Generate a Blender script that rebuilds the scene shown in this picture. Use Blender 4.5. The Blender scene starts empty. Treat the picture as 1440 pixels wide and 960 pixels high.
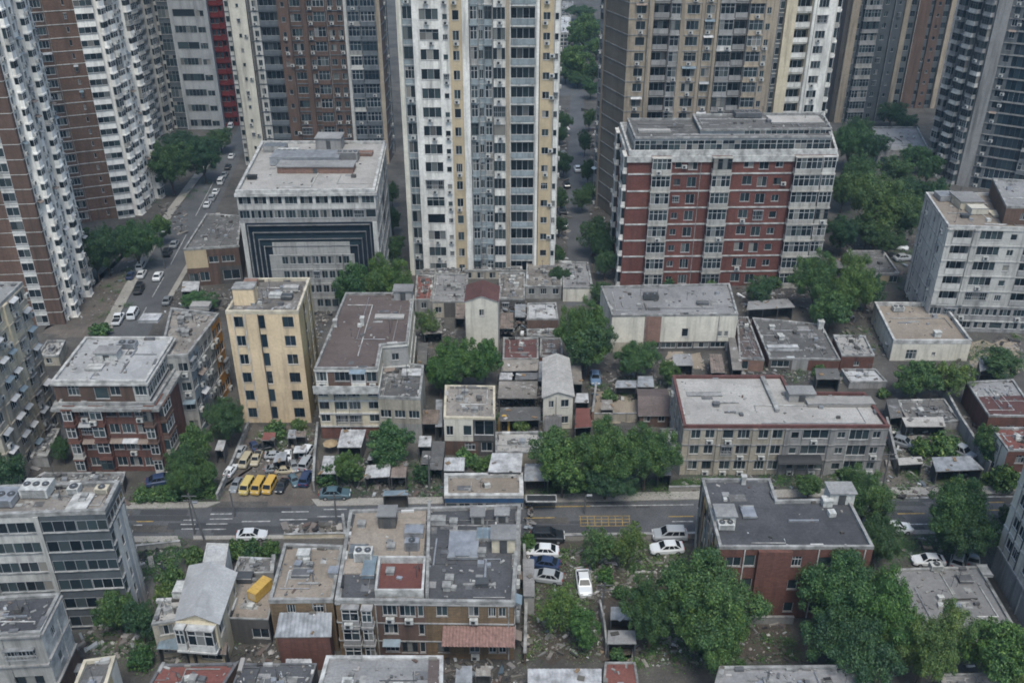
import bpy, math, random
from mathutils import Vector
import numpy as np
RN = random.Random(11)
S = bpy.context.scene
COL = S.collection
# ---------------------------------------------------------------- camera model
FPX, CAMH, TT = 1329.0, 80.0, 0.549
TH = math.atan(TT); CT, ST = math.cos(TH), math.sin(TH)
def tphi(y):
    return (TT + (y - 480) / FPX) / (1 - TT * (y - 480) / FPX)
def at(px, py, z=0.0):
    X = (px - 720) / FPX; Y = (480 - py) / FPX
    d = Vector((X, CT + Y * ST, -ST + Y * CT))
    t = (z - CAMH) / d.z
    return Vector((d.x * t, d.y * t, z))
def hz(yr, yb):
    return CAMH * (1 - tphi(yr) / tphi(yb))
def proj(p):
    dx, dy, dz = p[0], p[1], p[2] - CAMH
    Z = dy * CT - dz * ST
    if Z < 1: return (-9999, -9999, 1)
    return (720 + FPX * dx / Z, 480 - FPX * (dy * ST + dz * CT) / Z, Z)
def ppm(p):
    return FPX / proj(p)[2]
cam = bpy.data.cameras.new('camera'); camo = bpy.data.objects.new('camera', cam); COL.objects.link(camo)
cam.sensor_width = 36; cam.lens = FPX / 1440 * 36; cam.clip_start = .5; cam.clip_end = 8000
camo.location = (0, 0, CAMH); camo.rotation_euler = (math.pi / 2 - TH, 0, 0)
S.camera = camo
# ---------------------------------------------------------------- materials
M = {}
def nodes(name):
    m = bpy.data.materials.new(name); m.use_nodes = True
    nt = m.node_tree; b = nt.nodes['Principled BSDF']
    M[name] = m
    return m, nt, b
def N(nt, t, **k):
    n = nt.nodes.new(t)
    for a, v in k.items():
        if a in n.inputs.keys(): n.inputs[a].default_value = v
        else: setattr(n, a, v)
    return n
def ramp(nt, fac, stops):
    r = nt.nodes.new('ShaderNodeValToRGB'); e = r.color_ramp.elements
    while len(e) < len(stops): e.new(.5)
    for i, (p, c) in enumerate(stops):
        e[i].position = p; e[i].color = (c, c, c, 1) if not isinstance(c, tuple) else (c[0], c[1], c[2], 1)
    nt.links.new(fac, r.inputs[0]); return r.outputs[0]
def mixc(nt, fac, a, b, mode='MIX'):
    m = nt.nodes.new('ShaderNodeMix'); m.data_type = 'RGBA'; m.blend_type = mode
    for s, v in ((m.inputs[0], fac), (m.inputs[6], a), (m.inputs[7], b)):
        if hasattr(v, 'links'): nt.links.new(v, s)
        else: s.default_value = v if not isinstance(v, tuple) else (v[0], v[1], v[2], 1)
    return m.outputs[2]
def noise(nt, vec, scale, detail=4, mapscale=None, rough=.6):
    if mapscale:
        mp = N(nt, 'ShaderNodeMapping'); mp.inputs['Scale'].default_value = mapscale
        nt.links.new(vec, mp.inputs[0]); vec = mp.outputs[0]
    n = N(nt, 'ShaderNodeTexNoise', Scale=scale, Detail=detail, Roughness=rough)
    nt.links.new(vec, n.inputs['Vector']); return n.outputs[0]
def bump(nt, b, h, st=.3, dist=.05):
    bp = N(nt, 'ShaderNodeBump'); bp.inputs['Strength'].default_value = st; bp.inputs['Distance'].default_value = dist
    nt.links.new(h, bp.inputs['Height']); nt.links.new(bp.outputs[0], b.inputs['Normal'])
def shift(nt, tc, oi):
    ml = N(nt, 'ShaderNodeMath', operation='MULTIPLY'); nt.links.new(oi.outputs['Random'], ml.inputs[0]); ml.inputs[1].default_value = 90
    ad = N(nt, 'ShaderNodeVectorMath', operation='ADD'); cx = N(nt, 'ShaderNodeCombineXYZ'); nt.links.new(ml.outputs[0], cx.inputs[0]); nt.links.new(ml.outputs[0], cx.inputs[1])
    nt.links.new(tc, ad.inputs[0]); nt.links.new(cx.outputs[0], ad.inputs[1]); return ad.outputs[0]
def wallmat(name, c, dirt=.45, rough=.85, brick=False, streak=1.0):
    m, nt, b = nodes(name); tc = N(nt, 'ShaderNodeTexCoord').outputs['Object']
    oi = N(nt, 'ShaderNodeObjectInfo'); tc = shift(nt, tc, oi)
    big = noise(nt, tc, .22, 5); fine = noise(nt, tc, 2.6, 5)
    stk = noise(nt, tc, 1.0, 5, (.9, .9, .07), .7)
    col = mixc(nt, ramp(nt, big, [(.3, 0.0), (.72, 1.0)]), tuple(x * .78 for x in c), tuple(min(1, x * 1.12) for x in c))
    if brick:
        br = N(nt, 'ShaderNodeTexBrick'); br.inputs['Scale'].default_value = 1.0
        br.inputs['Brick Width'].default_value = .5; br.inputs['Row Height'].default_value = .16; br.inputs['Mortar Size'].default_value = .012
        br.inputs['Color1'].default_value = (.75, .75, .75, 1); br.inputs['Color2'].default_value = (1.2, 1.15, 1.1, 1); br.inputs['Mortar'].default_value = (1.15, 1.2, 1.25, 1)
        sx = N(nt, 'ShaderNodeSeparateXYZ'); nt.links.new(tc, sx.inputs[0])
        ad = N(nt, 'ShaderNodeMath', operation='ADD'); nt.links.new(sx.outputs[0], ad.inputs[0]); nt.links.new(sx.outputs[1], ad.inputs[1])
        cx = N(nt, 'ShaderNodeCombineXYZ'); nt.links.new(ad.outputs[0], cx.inputs[0]); nt.links.new(sx.outputs[2], cx.inputs[1])
        nt.links.new(cx.outputs[0], br.inputs['Vector'])
        col = mixc(nt, .8, col, br.outputs[0], 'MULTIPLY')
    dcol = tuple(x * .33 + .012 for x in c)
    sm = ramp(nt, stk, [(.47, 0.0), (.72, min(1, dirt * 1.7 * streak))])
    col = mixc(nt, sm, col, dcol)
    fm = ramp(nt, fine, [(.36, dirt * .55), (.58, 0.0)])
    col = mixc(nt, fm, col, tuple(x * .5 for x in c))
    rv = N(nt, 'ShaderNodeMapRange'); rv.inputs[3].default_value = .88; rv.inputs[4].default_value = 1.1
    nt.links.new(oi.outputs['Random'], rv.inputs[0])
    col = mixc(nt, 1.0, col, rv.outputs[0], 'MULTIPLY')
    nt.links.new(col, b.inputs['Base Color']); b.inputs['Roughness'].default_value = rough
    b.inputs['Specular IOR Level'].default_value = .25
    bump(nt, b, fine, .25, .04)
    return m
def roofmat(name, c, c2, spot=.5, patch=.12, light=None):
    m, nt, b = nodes(name); tc = N(nt, 'ShaderNodeTexCoord').outputs['Object']
    oi = N(nt, 'ShaderNodeObjectInfo'); t0 = tc; tc = shift(nt, tc, oi)
    big = noise(nt, tc, .1, 6, None, .6); mid = noise(nt, tc, .5, 6, (1, .6, 1), .7); fine = noise(nt, tc, 4, 4)
    col = mixc(nt, ramp(nt, big, [(.36, 0.0), (.64, 1.0)]), c, c2)
    br = N(nt, 'ShaderNodeTexBrick', Scale=1.0); br.inputs['Brick Width'].default_value = 5.5; br.inputs['Row Height'].default_value = 1.05; br.inputs['Mortar Size'].default_value = .035
    br.inputs['Color1'].default_value = (1 - patch * .7, 1 - patch * .7, 1 - patch * .7, 1); br.inputs['Color2'].default_value = (1 + patch * .7, 1 + patch * .7, 1 + patch * .7, 1); br.inputs['Mortar'].default_value = (.78, .78, .78, 1); nt.links.new(tc, br.inputs['Vector'])
    rr = ramp(nt, oi.outputs['Random'], [(0, .15), (.5, .9), (1, .3)])
    col = mixc(nt, rr, col, mixc(nt, 1.0, col, br.outputs[0], 'MULTIPLY'))
    col = mixc(nt, ramp(nt, mid, [(.52, 0.0), (.8, spot)]), col, tuple(x * .42 for x in c))
    pud = noise(nt, tc, .3, 2, None, .4); col = mixc(nt, ramp(nt, pud, [(.56, 0.0), (.6, .3), (.64, .12)]), col, tuple(x * .5 for x in c))
    mott = noise(nt, tc, 1.3, 8, None, .8)
    col = mixc(nt, ramp(nt, mott, [(.53, 0.0), (.7, .25)]), col, tuple(min(1, x * 1.7 + .02) for x in c2)); col = mixc(nt, ramp(nt, mott, [(.3, .3), (.45, 0.0)]), col, tuple(x * .55 for x in c))
    rv = ramp(nt, oi.outputs['Random'], [(0, .82), (.5, 1.08), (1, .92)]); col = mixc(nt, 1.0, col, rv, 'MULTIPLY')
    if light:
        col = mixc(nt, ramp(nt, noise(nt, tc, .45, 7, (1, 1.3, 1), .75), [(.56, 0.0), (.68, .8)]), col, light)
    col = mixc(nt, ramp(nt, fine, [(.35, .4), (.6, 0.0)]), col, tuple(x * .6 for x in c))
    nt.links.new(col, b.inputs['Base Color']); b.inputs['Roughness'].default_value = .9
    b.inputs['Specular IOR Level'].default_value = .2
    bump(nt, b, mid, .4, .05)
def plain(name, c, rough=.6, metal=0, var=.25, sc=1.5, spec=.4):
    m, nt, b = nodes(name); tc = N(nt, 'ShaderNodeTexCoord').outputs['Object']
    n = noise(nt, tc, sc, 5)
    col = mixc(nt, ramp(nt, n, [(.35, 0.0), (.7, 1.0)]), tuple(x * (1 - var) for x in c), tuple(min(1, x * (1 + var * .5)) for x in c))
    nt.links.new(col, b.inputs['Base Color']); b.inputs['Roughness'].default_value = rough; b.inputs['Metallic'].default_value = metal
    b.inputs['Specular IOR Level'].default_value = spec
def island(name, stops, rough=.7, spec=.3, mode='geo'):
    m, nt, b = nodes(name)
    g = N(nt, 'ShaderNodeNewGeometry'); oi = N(nt, 'ShaderNodeObjectInfo')
    ad = N(nt, 'ShaderNodeMath', operation='ADD'); nt.links.new(g.outputs['Random Per Island'], ad.inputs[0]); nt.links.new(oi.outputs['Random'], ad.inputs[1])
    fr = N(nt, 'ShaderNodeMath', operation='FRACT'); nt.links.new(ad.outputs[0], fr.inputs[0])
    r = ramp(nt, fr.outputs[0], stops); nt.links.new(r, b.inputs['Base Color'])
    b.inputs['Roughness'].default_value = rough; b.inputs['Specular IOR Level'].default_value = spec
    return m, nt, b
wallmat('white', (.64, .62, .58), .65); wallmat('white2', (.47, .46, .435), .65); wallmat('cream', (.50, .44, .33), .5)
wallmat('palecream', (.55, .52, .45), .45); wallmat('yellow', (.6, .47, .315), .5); wallmat('ochre', (.43, .345, .23), .35, streak=.6)
wallmat('beige', (.34, .285, .22), .6); wallmat('taupe', (.19, .165, .135), .3, streak=.5); wallmat('stone', (.27, .265, .26), .55)
wallmat('concrete', (.3, .295, .28), .6); wallmat('dirtycream', (.36, .325, .265), .75); wallmat('grey', (.33, .34, .345), .4)
wallmat('greydark', (.085, .095, .105), .4); wallmat('brown', (.135, .086, .066), .4, brick=True); wallmat('rust', (.115, .075, .06), .65); wallmat('gloom', (.13, .137, .145), .55)
wallmat('bright', (.84, .815, .765), .4); wallmat('bluestone', (.24, .275, .29), .6); wallmat('bay', (.36, .345, .315), .6); wallmat('navy', (.016, .024, .036), .3, .3)
wallmat('red', (.15, .06, .05), .5, brick=True); wallmat('redbrick', (.125, .06, .048), .55, brick=True); wallmat('scarlet', (.16, .022, .022), .4)
wallmat('ochrebrick', (.15, .105, .065), .7, brick=True); wallmat('pinkbrick', (.21, .13, .105), .4, brick=True); wallmat('darkwall', (.09, .085, .08), .6)
wallmat('blue', (.035, .09, .19), .4); wallmat('slate', (.12, .135, .15), .5); wallmat('peel', (.45, .36, .2), 1.0, streak=1.5); wallmat('orange', (.42, .2, .04), .5)
roofmat('tar', (.05, .051, .056), (.085, .085, .09), .3); roofmat('darkgrey', (.085, .083, .082), (.14, .135, .13), .5, .15, (.3, .3, .3))
roofmat('brownroof', (.085, .066, .062), (.12, .096, .09), .35); roofmat('lightroof', (.27, .258, .242), (.36, .345, .325), .45, .1); roofmat('maroon', (.085, .045, .043), (.13, .066, .062), .4, .15)
roofmat('greyroof', (.17, .167, .168), (.26, .257, .255), .6, .12); roofmat('whiteroof', (.31, .31, .312), (.41, .41, .41), .5, .1)
roofmat('tanroof', (.2, .168, .138), (.27, .232, .195), .5, .1); roofmat('redroof', (.125, .05, .044), (.175, .075, .062), .5, .15)
roofmat('dirtroof', (.16, .145, .13), (.25, .225, .2), .6, .2, (.4, .39, .37)); roofmat('debrisroof', (.11, .1, .092), (.24, .22, .2), .8, .3, (.5, .5, .5))
plain('parwhite', (.4, .395, .38), .85, 0, .5, .9); plain('pargrey', (.25, .248, .24), .9, 0, .55, .9); plain('pardark', (.11, .11, .115), .85, 0, .4, .8); plain('parred', (.105, .045, .04), .8, 0, .35, .8); plain('parcream', (.45, .4, .31), .85, 0, .35, .8)
plain('framew', (.42, .42, .42), .5); plain('framed', (.06, .062, .065), .5); plain('frameg', (.26, .27, .28), .5)
plain('acwhite', (.44, .44, .42), .6, 0, .4, 2); plain('metal', (.33, .34, .36), .45, .5, .3, 1); plain('dark', (.02, .021, .023), .7); plain('rusty', (.16, .08, .045), .85, 0, .5, 1.5)
plain('yellowpaint', (.45, .29, .07), .45, 0, .2, 1); plain('wood', (.2, .135, .08), .85, 0, .4, 2); plain('bluegrey', (.14, .18, .21), .5, 0, .3, 1); plain('polemat', (.1, .1, .1), .7)
plain('tile', (.21, .125, .105), .8, 0, .4, 3); plain('tin', (.26, .268, .28), .6, .2, .45, .9); plain('tinrust', (.17, .135, .115), .8, 0, .5, .8); plain('tinwhite', (.36, .36, .365), .8, 0, .5, .9); plain('canvas', (.27, .2, .12), .9)
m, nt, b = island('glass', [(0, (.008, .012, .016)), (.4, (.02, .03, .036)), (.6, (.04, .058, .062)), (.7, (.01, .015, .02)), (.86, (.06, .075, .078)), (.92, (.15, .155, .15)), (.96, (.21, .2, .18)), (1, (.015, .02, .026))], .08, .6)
m, nt, b = island('glassblue', [(0, (.006, .012, .018)), (.5, (.012, .023, .034)), (1, (.026, .042, .052))], .06, .7)
island('junk', [(0, (.02, .02, .022)), (.3, (.075, .068, .06)), (.55, (.16, .155, .15)), (.74, (.08, .052, .042)), (.86, (.3, .3, .3)), (.93, (.06, .09, .12)), (.97, (.5, .5, .5)), (1, (.22, .15, .08))], .85)
island('rubblemat', [(0, (.05, .045, .04)), (.5, (.13, .12, .105)), (.85, (.22, .2, .185)), (1, (.42, .41, .4))], .9)
for nm, st in (('leaf', [(0, (.024, .055, .022)), (.45, (.042, .088, .03)), (.8, (.068, .125, .04)), (1, (.115, .165, .052))]),
               ('leafdark', [(0, (.018, .044, .022)), (.5, (.032, .07, .031)), (1, (.062, .105, .042))]),
               ('leaflight', [(0, (.036, .072, .024)), (.5, (.064, .112, .036)), (1, (.115, .155, .052))])):
    m, nt, b = nodes(nm); g = N(nt, 'ShaderNodeNewGeometry'); oi = N(nt, 'ShaderNodeObjectInfo'); c = ramp(nt, g.outputs['Random Per Island'], st)
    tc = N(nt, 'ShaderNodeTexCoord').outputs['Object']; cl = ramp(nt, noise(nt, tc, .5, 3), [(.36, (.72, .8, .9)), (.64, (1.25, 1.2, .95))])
    tint = ramp(nt, oi.outputs['Random'], [(0, (.7, .85, .92)), (.35, (1, 1, 1)), (.7, (1.12, 1.08, .88)), (1, (.88, 1.04, .86))])
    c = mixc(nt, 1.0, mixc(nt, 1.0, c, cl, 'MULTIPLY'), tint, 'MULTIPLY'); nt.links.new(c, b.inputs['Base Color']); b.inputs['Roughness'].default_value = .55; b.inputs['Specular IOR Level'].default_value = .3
plain('bark', (.075, .058, .045), .95, 0, .4, 3)
# car paint takes the object's own colour
m, nt, b = nodes('carpaint'); oi = N(nt, 'ShaderNodeObjectInfo'); nt.links.new(oi.outputs['Color'], b.inputs['Base Color'])
b.inputs['Roughness'].default_value = .3; b.inputs['Coat Weight'].default_value = .3; b.inputs['Specular IOR Level'].default_value = .4
plain('carglass', (.01, .012, .014), .18, 0, .2, 1, .18); plain('tyre', (.015, .015, .015), .9); plain('rim', (.35, .35, .36), .4, .6); plain('lamp', (.6, .6, .58), .2); plain('taillamp', (.3, .02, .015), .3)
# ---------------------------------------------------------------- mesh builder
class MB:
    def __init__(s): s.v = []; s.f = []; s.m = []; s.mats = []
    def mi(s, mat):
        if mat not in s.mats: s.mats.append(mat)
        return s.mats.index(mat)
    def face(s, pts, mat):
        i = len(s.v); s.v += [tuple(p) for p in pts]; s.f.append(tuple(range(i, i + len(pts)))); s.m.append(s.mi(mat))
    def box(s, c, sz, mat, rz=0, tilt=0):
        hx, hy, hz_ = sz[0] / 2, sz[1] / 2, sz[2] / 2; i = len(s.v); cs, sn = math.cos(rz), math.sin(rz); ct, st = math.cos(tilt), math.sin(tilt)
        for x, y, z in ((-hx, -hy, -hz_), (hx, -hy, -hz_), (hx, hy, -hz_), (-hx, hy, -hz_), (-hx, -hy, hz_), (hx, -hy, hz_), (hx, hy, hz_), (-hx, hy, hz_)):
            x, z = x * ct + z * st, -x * st + z * ct
            s.v.append((c[0] + x * cs - y * sn, c[1] + x * sn + y * cs, c[2] + z))
        k = s.mi(mat)
        for q in ((0, 3, 2, 1), (4, 5, 6, 7), (0, 1, 5, 4), (1, 2, 6, 5), (2, 3, 7, 6), (3, 0, 4, 7)):
            s.f.append(tuple(i + j for j in q)); s.m.append(k)
    def bx(s, x0, y0, z0, x1, y1, z1, mat):
        s.box(((x0 + x1) / 2, (y0 + y1) / 2, (z0 + z1) / 2), (abs(x1 - x0), abs(y1 - y0), abs(z1 - z0)), mat)
    def tube(s, pts, rad, mat, n=6):
        k = s.mi(mat); rings = []
        for j, p in enumerate(pts):
            p = Vector(p); r = rad[j] if isinstance(rad, (list, tuple)) else rad
            d = (Vector(pts[min(j + 1, len(pts) - 1)]) - Vector(pts[max(j - 1, 0)])).normalized()
            a = d.cross(Vector((0, 0, 1)) if abs(d.z) < .9 else Vector((1, 0, 0))).normalized(); c = d.cross(a)
            rings.append(len(s.v))
            for q in range(n):
                an = 2 * math.pi * q / n; s.v.append(tuple(p + (a * math.cos(an) + c * math.sin(an)) * r))
        for j in range(len(rings) - 1):
            for q in range(n):
                a0, b0 = rings[j], rings[j + 1]; s.f.append((a0 + q, a0 + (q + 1) % n, b0 + (q + 1) % n, b0 + q)); s.m.append(k)
        s.f.append(tuple(rings[0] + q for q in range(n))); s.m.append(k)
        s.f.append(tuple(rings[-1] + q for q in range(n))); s.m.append(k)
    def prism(s, poly, z0, z1, mat, top=None):
        n = len(poly)
        for i in range(n):
            a, c = poly[i], poly[(i + 1) % n]; s.face([(a[0], a[1], z0), (c[0], c[1], z0), (c[0], c[1], z1), (a[0], a[1], z1)], mat)
        s.face([(p[0], p[1], z1) for p in poly], top or mat)
    def ring(s, po, pi, z0, z1, mat):
        n = len(po)
        for i in range(n):
            j = (i + 1) % n; a, c, d, e = po[i], po[j], pi[j], pi[i]
            s.face([(a[0], a[1], z0), (c[0], c[1], z0), (c[0], c[1], z1), (a[0], a[1], z1)], mat)
            s.face([(d[0], d[1], z0), (e[0], e[1], z0), (e[0], e[1], z1), (d[0], d[1], z1)], mat)
            s.face([(a[0], a[1], z1), (c[0], c[1], z1), (d[0], d[1], z1), (e[0], e[1], z1)], mat)
            s.face([(a[0], a[1], z0), (e[0], e[1], z0), (d[0], d[1], z0), (c[0], c[1], z0)], mat)
    def mesh(s, name):
        me = bpy.data.meshes.new(name); me.from_pydata(s.v, [], s.f)
        for k in s.mats: me.materials.append(M[k])
        me.polygons.foreach_set('material_index', s.m); me.update(); return me
    def add(s, o, loc, rz):
        i = len(s.v); c, n = math.cos(rz), math.sin(rz)
        s.v += [(loc[0] + x * c - y * n, loc[1] + x * n + y * c, loc[2] + z) for x, y, z in o.v]
        mp = [s.mi(k) for k in o.mats]
        s.f += [tuple(i + j for j in f) for f in o.f]; s.m += [mp[k] for k in o.m]
    def obj(s, name, parent=None, loc=(0, 0, 0), rz=0):
        return link(s.mesh(name), name, parent, loc, rz)
def link(me, name, parent=None, loc=(0, 0, 0), rz=0):
    o = bpy.data.objects.new(name, me); COL.objects.link(o); o.location = loc; o.rotation_euler = (0, 0, rz)
    if parent: o.parent = parent
    return o
def empty(name, loc, label, cat, group=None, rz=0):
    o = bpy.data.objects.new(name, None); COL.objects.link(o); o.location = loc; o.rotation_euler = (0, 0, rz); o.empty_display_size = .5
    tag(o, label, cat, group); return o
def tag(o, label, cat, group=None, kind=None):
    if label: o['label'] = label
    if cat: o['category'] = cat
    if group: o['group'] = group
    if kind: o['kind'] = kind
    return o
# ---------------------------------------------------------------- windows, balconies
WC = {}
def winpair(w, h, style, fm='framew', gm='glass'):
    w = round(w, 1); h = round(h, 1); key = (w, h, style, fm, gm)
    if key in WC: return WC[key]
    f, g = MB(), MB(); t = .055
    base = style.rstrip('xc')
    n = {'s': 1, 'd': 2, 't': 3}.get(base) or max(1, round(w / 1.05))
    d0, d1 = .02, -.07
    f.bx(0, d1, 0, w, d0, t, fm); f.bx(0, d1, h - t, w, d0, h, fm); f.bx(0, d1, t, t, d0, h - t, fm); f.bx(w - t, d1, t, w, d0, h - t, fm)
    for k in range(1, n):
        x = w * k / n; f.bx(x - t * .45, d1 + .01, t, x + t * .45, d0 - .01, h - t, fm)
    tr = 'x' in style
    if tr: f.bx(t, d1 + .015, h * .68, w - t, d0 - .015, h * .68 + t, fm)
    for k in range(n):
        a, c = w * k / n + t * .4, w * (k + 1) / n - t * .4
        for (e, q) in (((t, h * .68), (h * .68 + t, h - t)) if tr else ((t, h - t),)):
            g.face([(a, -.02, e), (c, -.02, e), (c, -.02, q), (a, -.02, q)], gm)
    f.bx(-.06, -.2, -.07, w + .06, -.02, -.003, 'pargrey')
    if 'c' in style:
        for k in range(int(w / .35) + 2):
            x = min(w, k * .35); f.bx(x - .022, -.58, .0, x + .022, -.54, h, 'frameg')
        for z in (0.01, h * .5, h):
            f.bx(-.02, -.585, z - .03, w + .02, -.535, z + .03, 'frameg')
            for x in (0, w): f.bx(x - .03, -.55, z - .025, x + .03, -.1, z + .025, 'frameg')
        f.bx(-.1, -.65, h + .06, w + .1, -.03, h + .1, 'tin')
    WC[key] = ('window', f, g, [None, None]); return WC[key]
def baypair(w, h, p, wm, fm='framew', gm='glass'):
    w = round(w, 1); h = round(h, 1); key = ('bay', w, h, p, wm, fm, gm)
    if key in WC: return WC[key]
    f, g = MB(), MB(); pa = min(.95, h * .3) if wm != 'bright' else h * .5; tp = .16
    f.bx(-.12, -p - .12, -.12, w + .12, -.0, .1, wm)
    f.bx(0, -p, .1, w, -p + .1, pa, wm); f.bx(0, -p + .1, .1, .1, -.0, pa, wm); f.bx(w - .1, -p + .1, .1, w, -.0, pa, wm)
    f.bx(-.06, -p - .06, h - tp, w + .06, -.0, h, wm)
    n = max(2, round(w / .95))
    for k in range(n + 1):
        x = min(max(w * k / n, .05), w - .05); f.bx(x - .045, -p + .005, pa, x + .045, -p + .085, h - tp, fm)
    f.bx(.05, -p + .01, pa, w - .05, -p + .09, pa + .08, fm); f.bx(.05, -p + .02, pa + (h - tp - pa) * .66, w - .05, -p + .08, pa + (h - tp - pa) * .66 + .07, fm)
    for k in range(n):
        a, c = w * k / n, w * (k + 1) / n
        g.face([(a + .04, -p + .06, pa), (c - .04, -p + .06, pa), (c - .04, -p + .06, h - tp), (a + .04, -p + .06, h - tp)], gm)
    for x in (.06, w - .06): g.face([(x, -p + .1, pa), (x, 0, pa), (x, 0, h - tp), (x, -p + .1, h - tp)], gm)
    WC[key] = ('balcony', f, g, [None, None]); return WC[key]
def logpair(w, h, dep, wm, fm='framew', gm='glass', open_=False):
    w = round(w, 1); h = round(h, 1); key = ('log', w, h, dep, wm, fm, gm, open_)
    if key in WC: return WC[key]
    f, g = MB(), MB()
    if open_:
        f.bx(.02, -.12, 1.0, w - .02, -.05, 1.07, fm); f.bx(.02, -.1, .08, w - .02, -.06, .13, fm)
        for k in range(int(w / .3) + 1): f.bx(.05 + k * .3 - .018, -.1, .13, .05 + k * .3 + .018, -.06, 1.0, fm)
    else:
        f.bx(.01, -.12, .0, w - .01, -.02, .98, wm); f.bx(.01, -.14, .98, w - .01, -.0, 1.06, fm)
    n = max(2, round(w / 1.2))
    for k in range(n + 1): x = min(max(w * k / n, .05), w - .05); f.bx(x - .05, dep - .1, 0, x + .05, dep - .02, h, fm)
    f.bx(0, dep - .1, h - .5, w, dep - .03, h - .42, fm)
    for k in range(n):
        a, c = w * k / n + .05, w * (k + 1) / n - .05
        g.face([(a, dep - .05, .05), (c, dep - .05, .05), (c, dep - .05, h - .45), (a, dep - .05, h - .45)], gm)
    WC[key] = ('balcony', f, g, [None, None]); return WC[key]
ACB = MB(); ACB.bx(-.45, -.42, 0, .45, -.04, .62, 'acwhite'); ACB.bx(-.36, -.435, .06, .2, -.42, .56, 'frameg'); ACB.bx(-.27, -.45, .12, .12, -.434, .5, 'dark'); ACB.bx(-.42, -.4, -.06, -.36, -.0, .0, 'framed'); ACB.bx(.36, -.4, -.06, .42, -.0, .0, 'framed')
ACP = ('air_conditioner', ACB, None, [None, None])
def awnpair(w, mat):
    key = ('awn', round(w, 1), mat)
    if key not in WC:
        f = MB(); w = round(w, 1)
        f.face([(0, -.02, .35), (w, -.02, .35), (w, -.8, 0), (0, -.8, 0)], mat); f.face([(0, -.02, .31), (0, -.8, -.04), (w, -.8, -.04), (w, -.02, .31)], mat)
        f.face([(0, -.8, -.04), (0, -.8, 0), (w, -.8, 0), (w, -.8, -.04)], mat)
        WC[key] = ('awning', f, None, [None, None])
    return WC[key]
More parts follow.
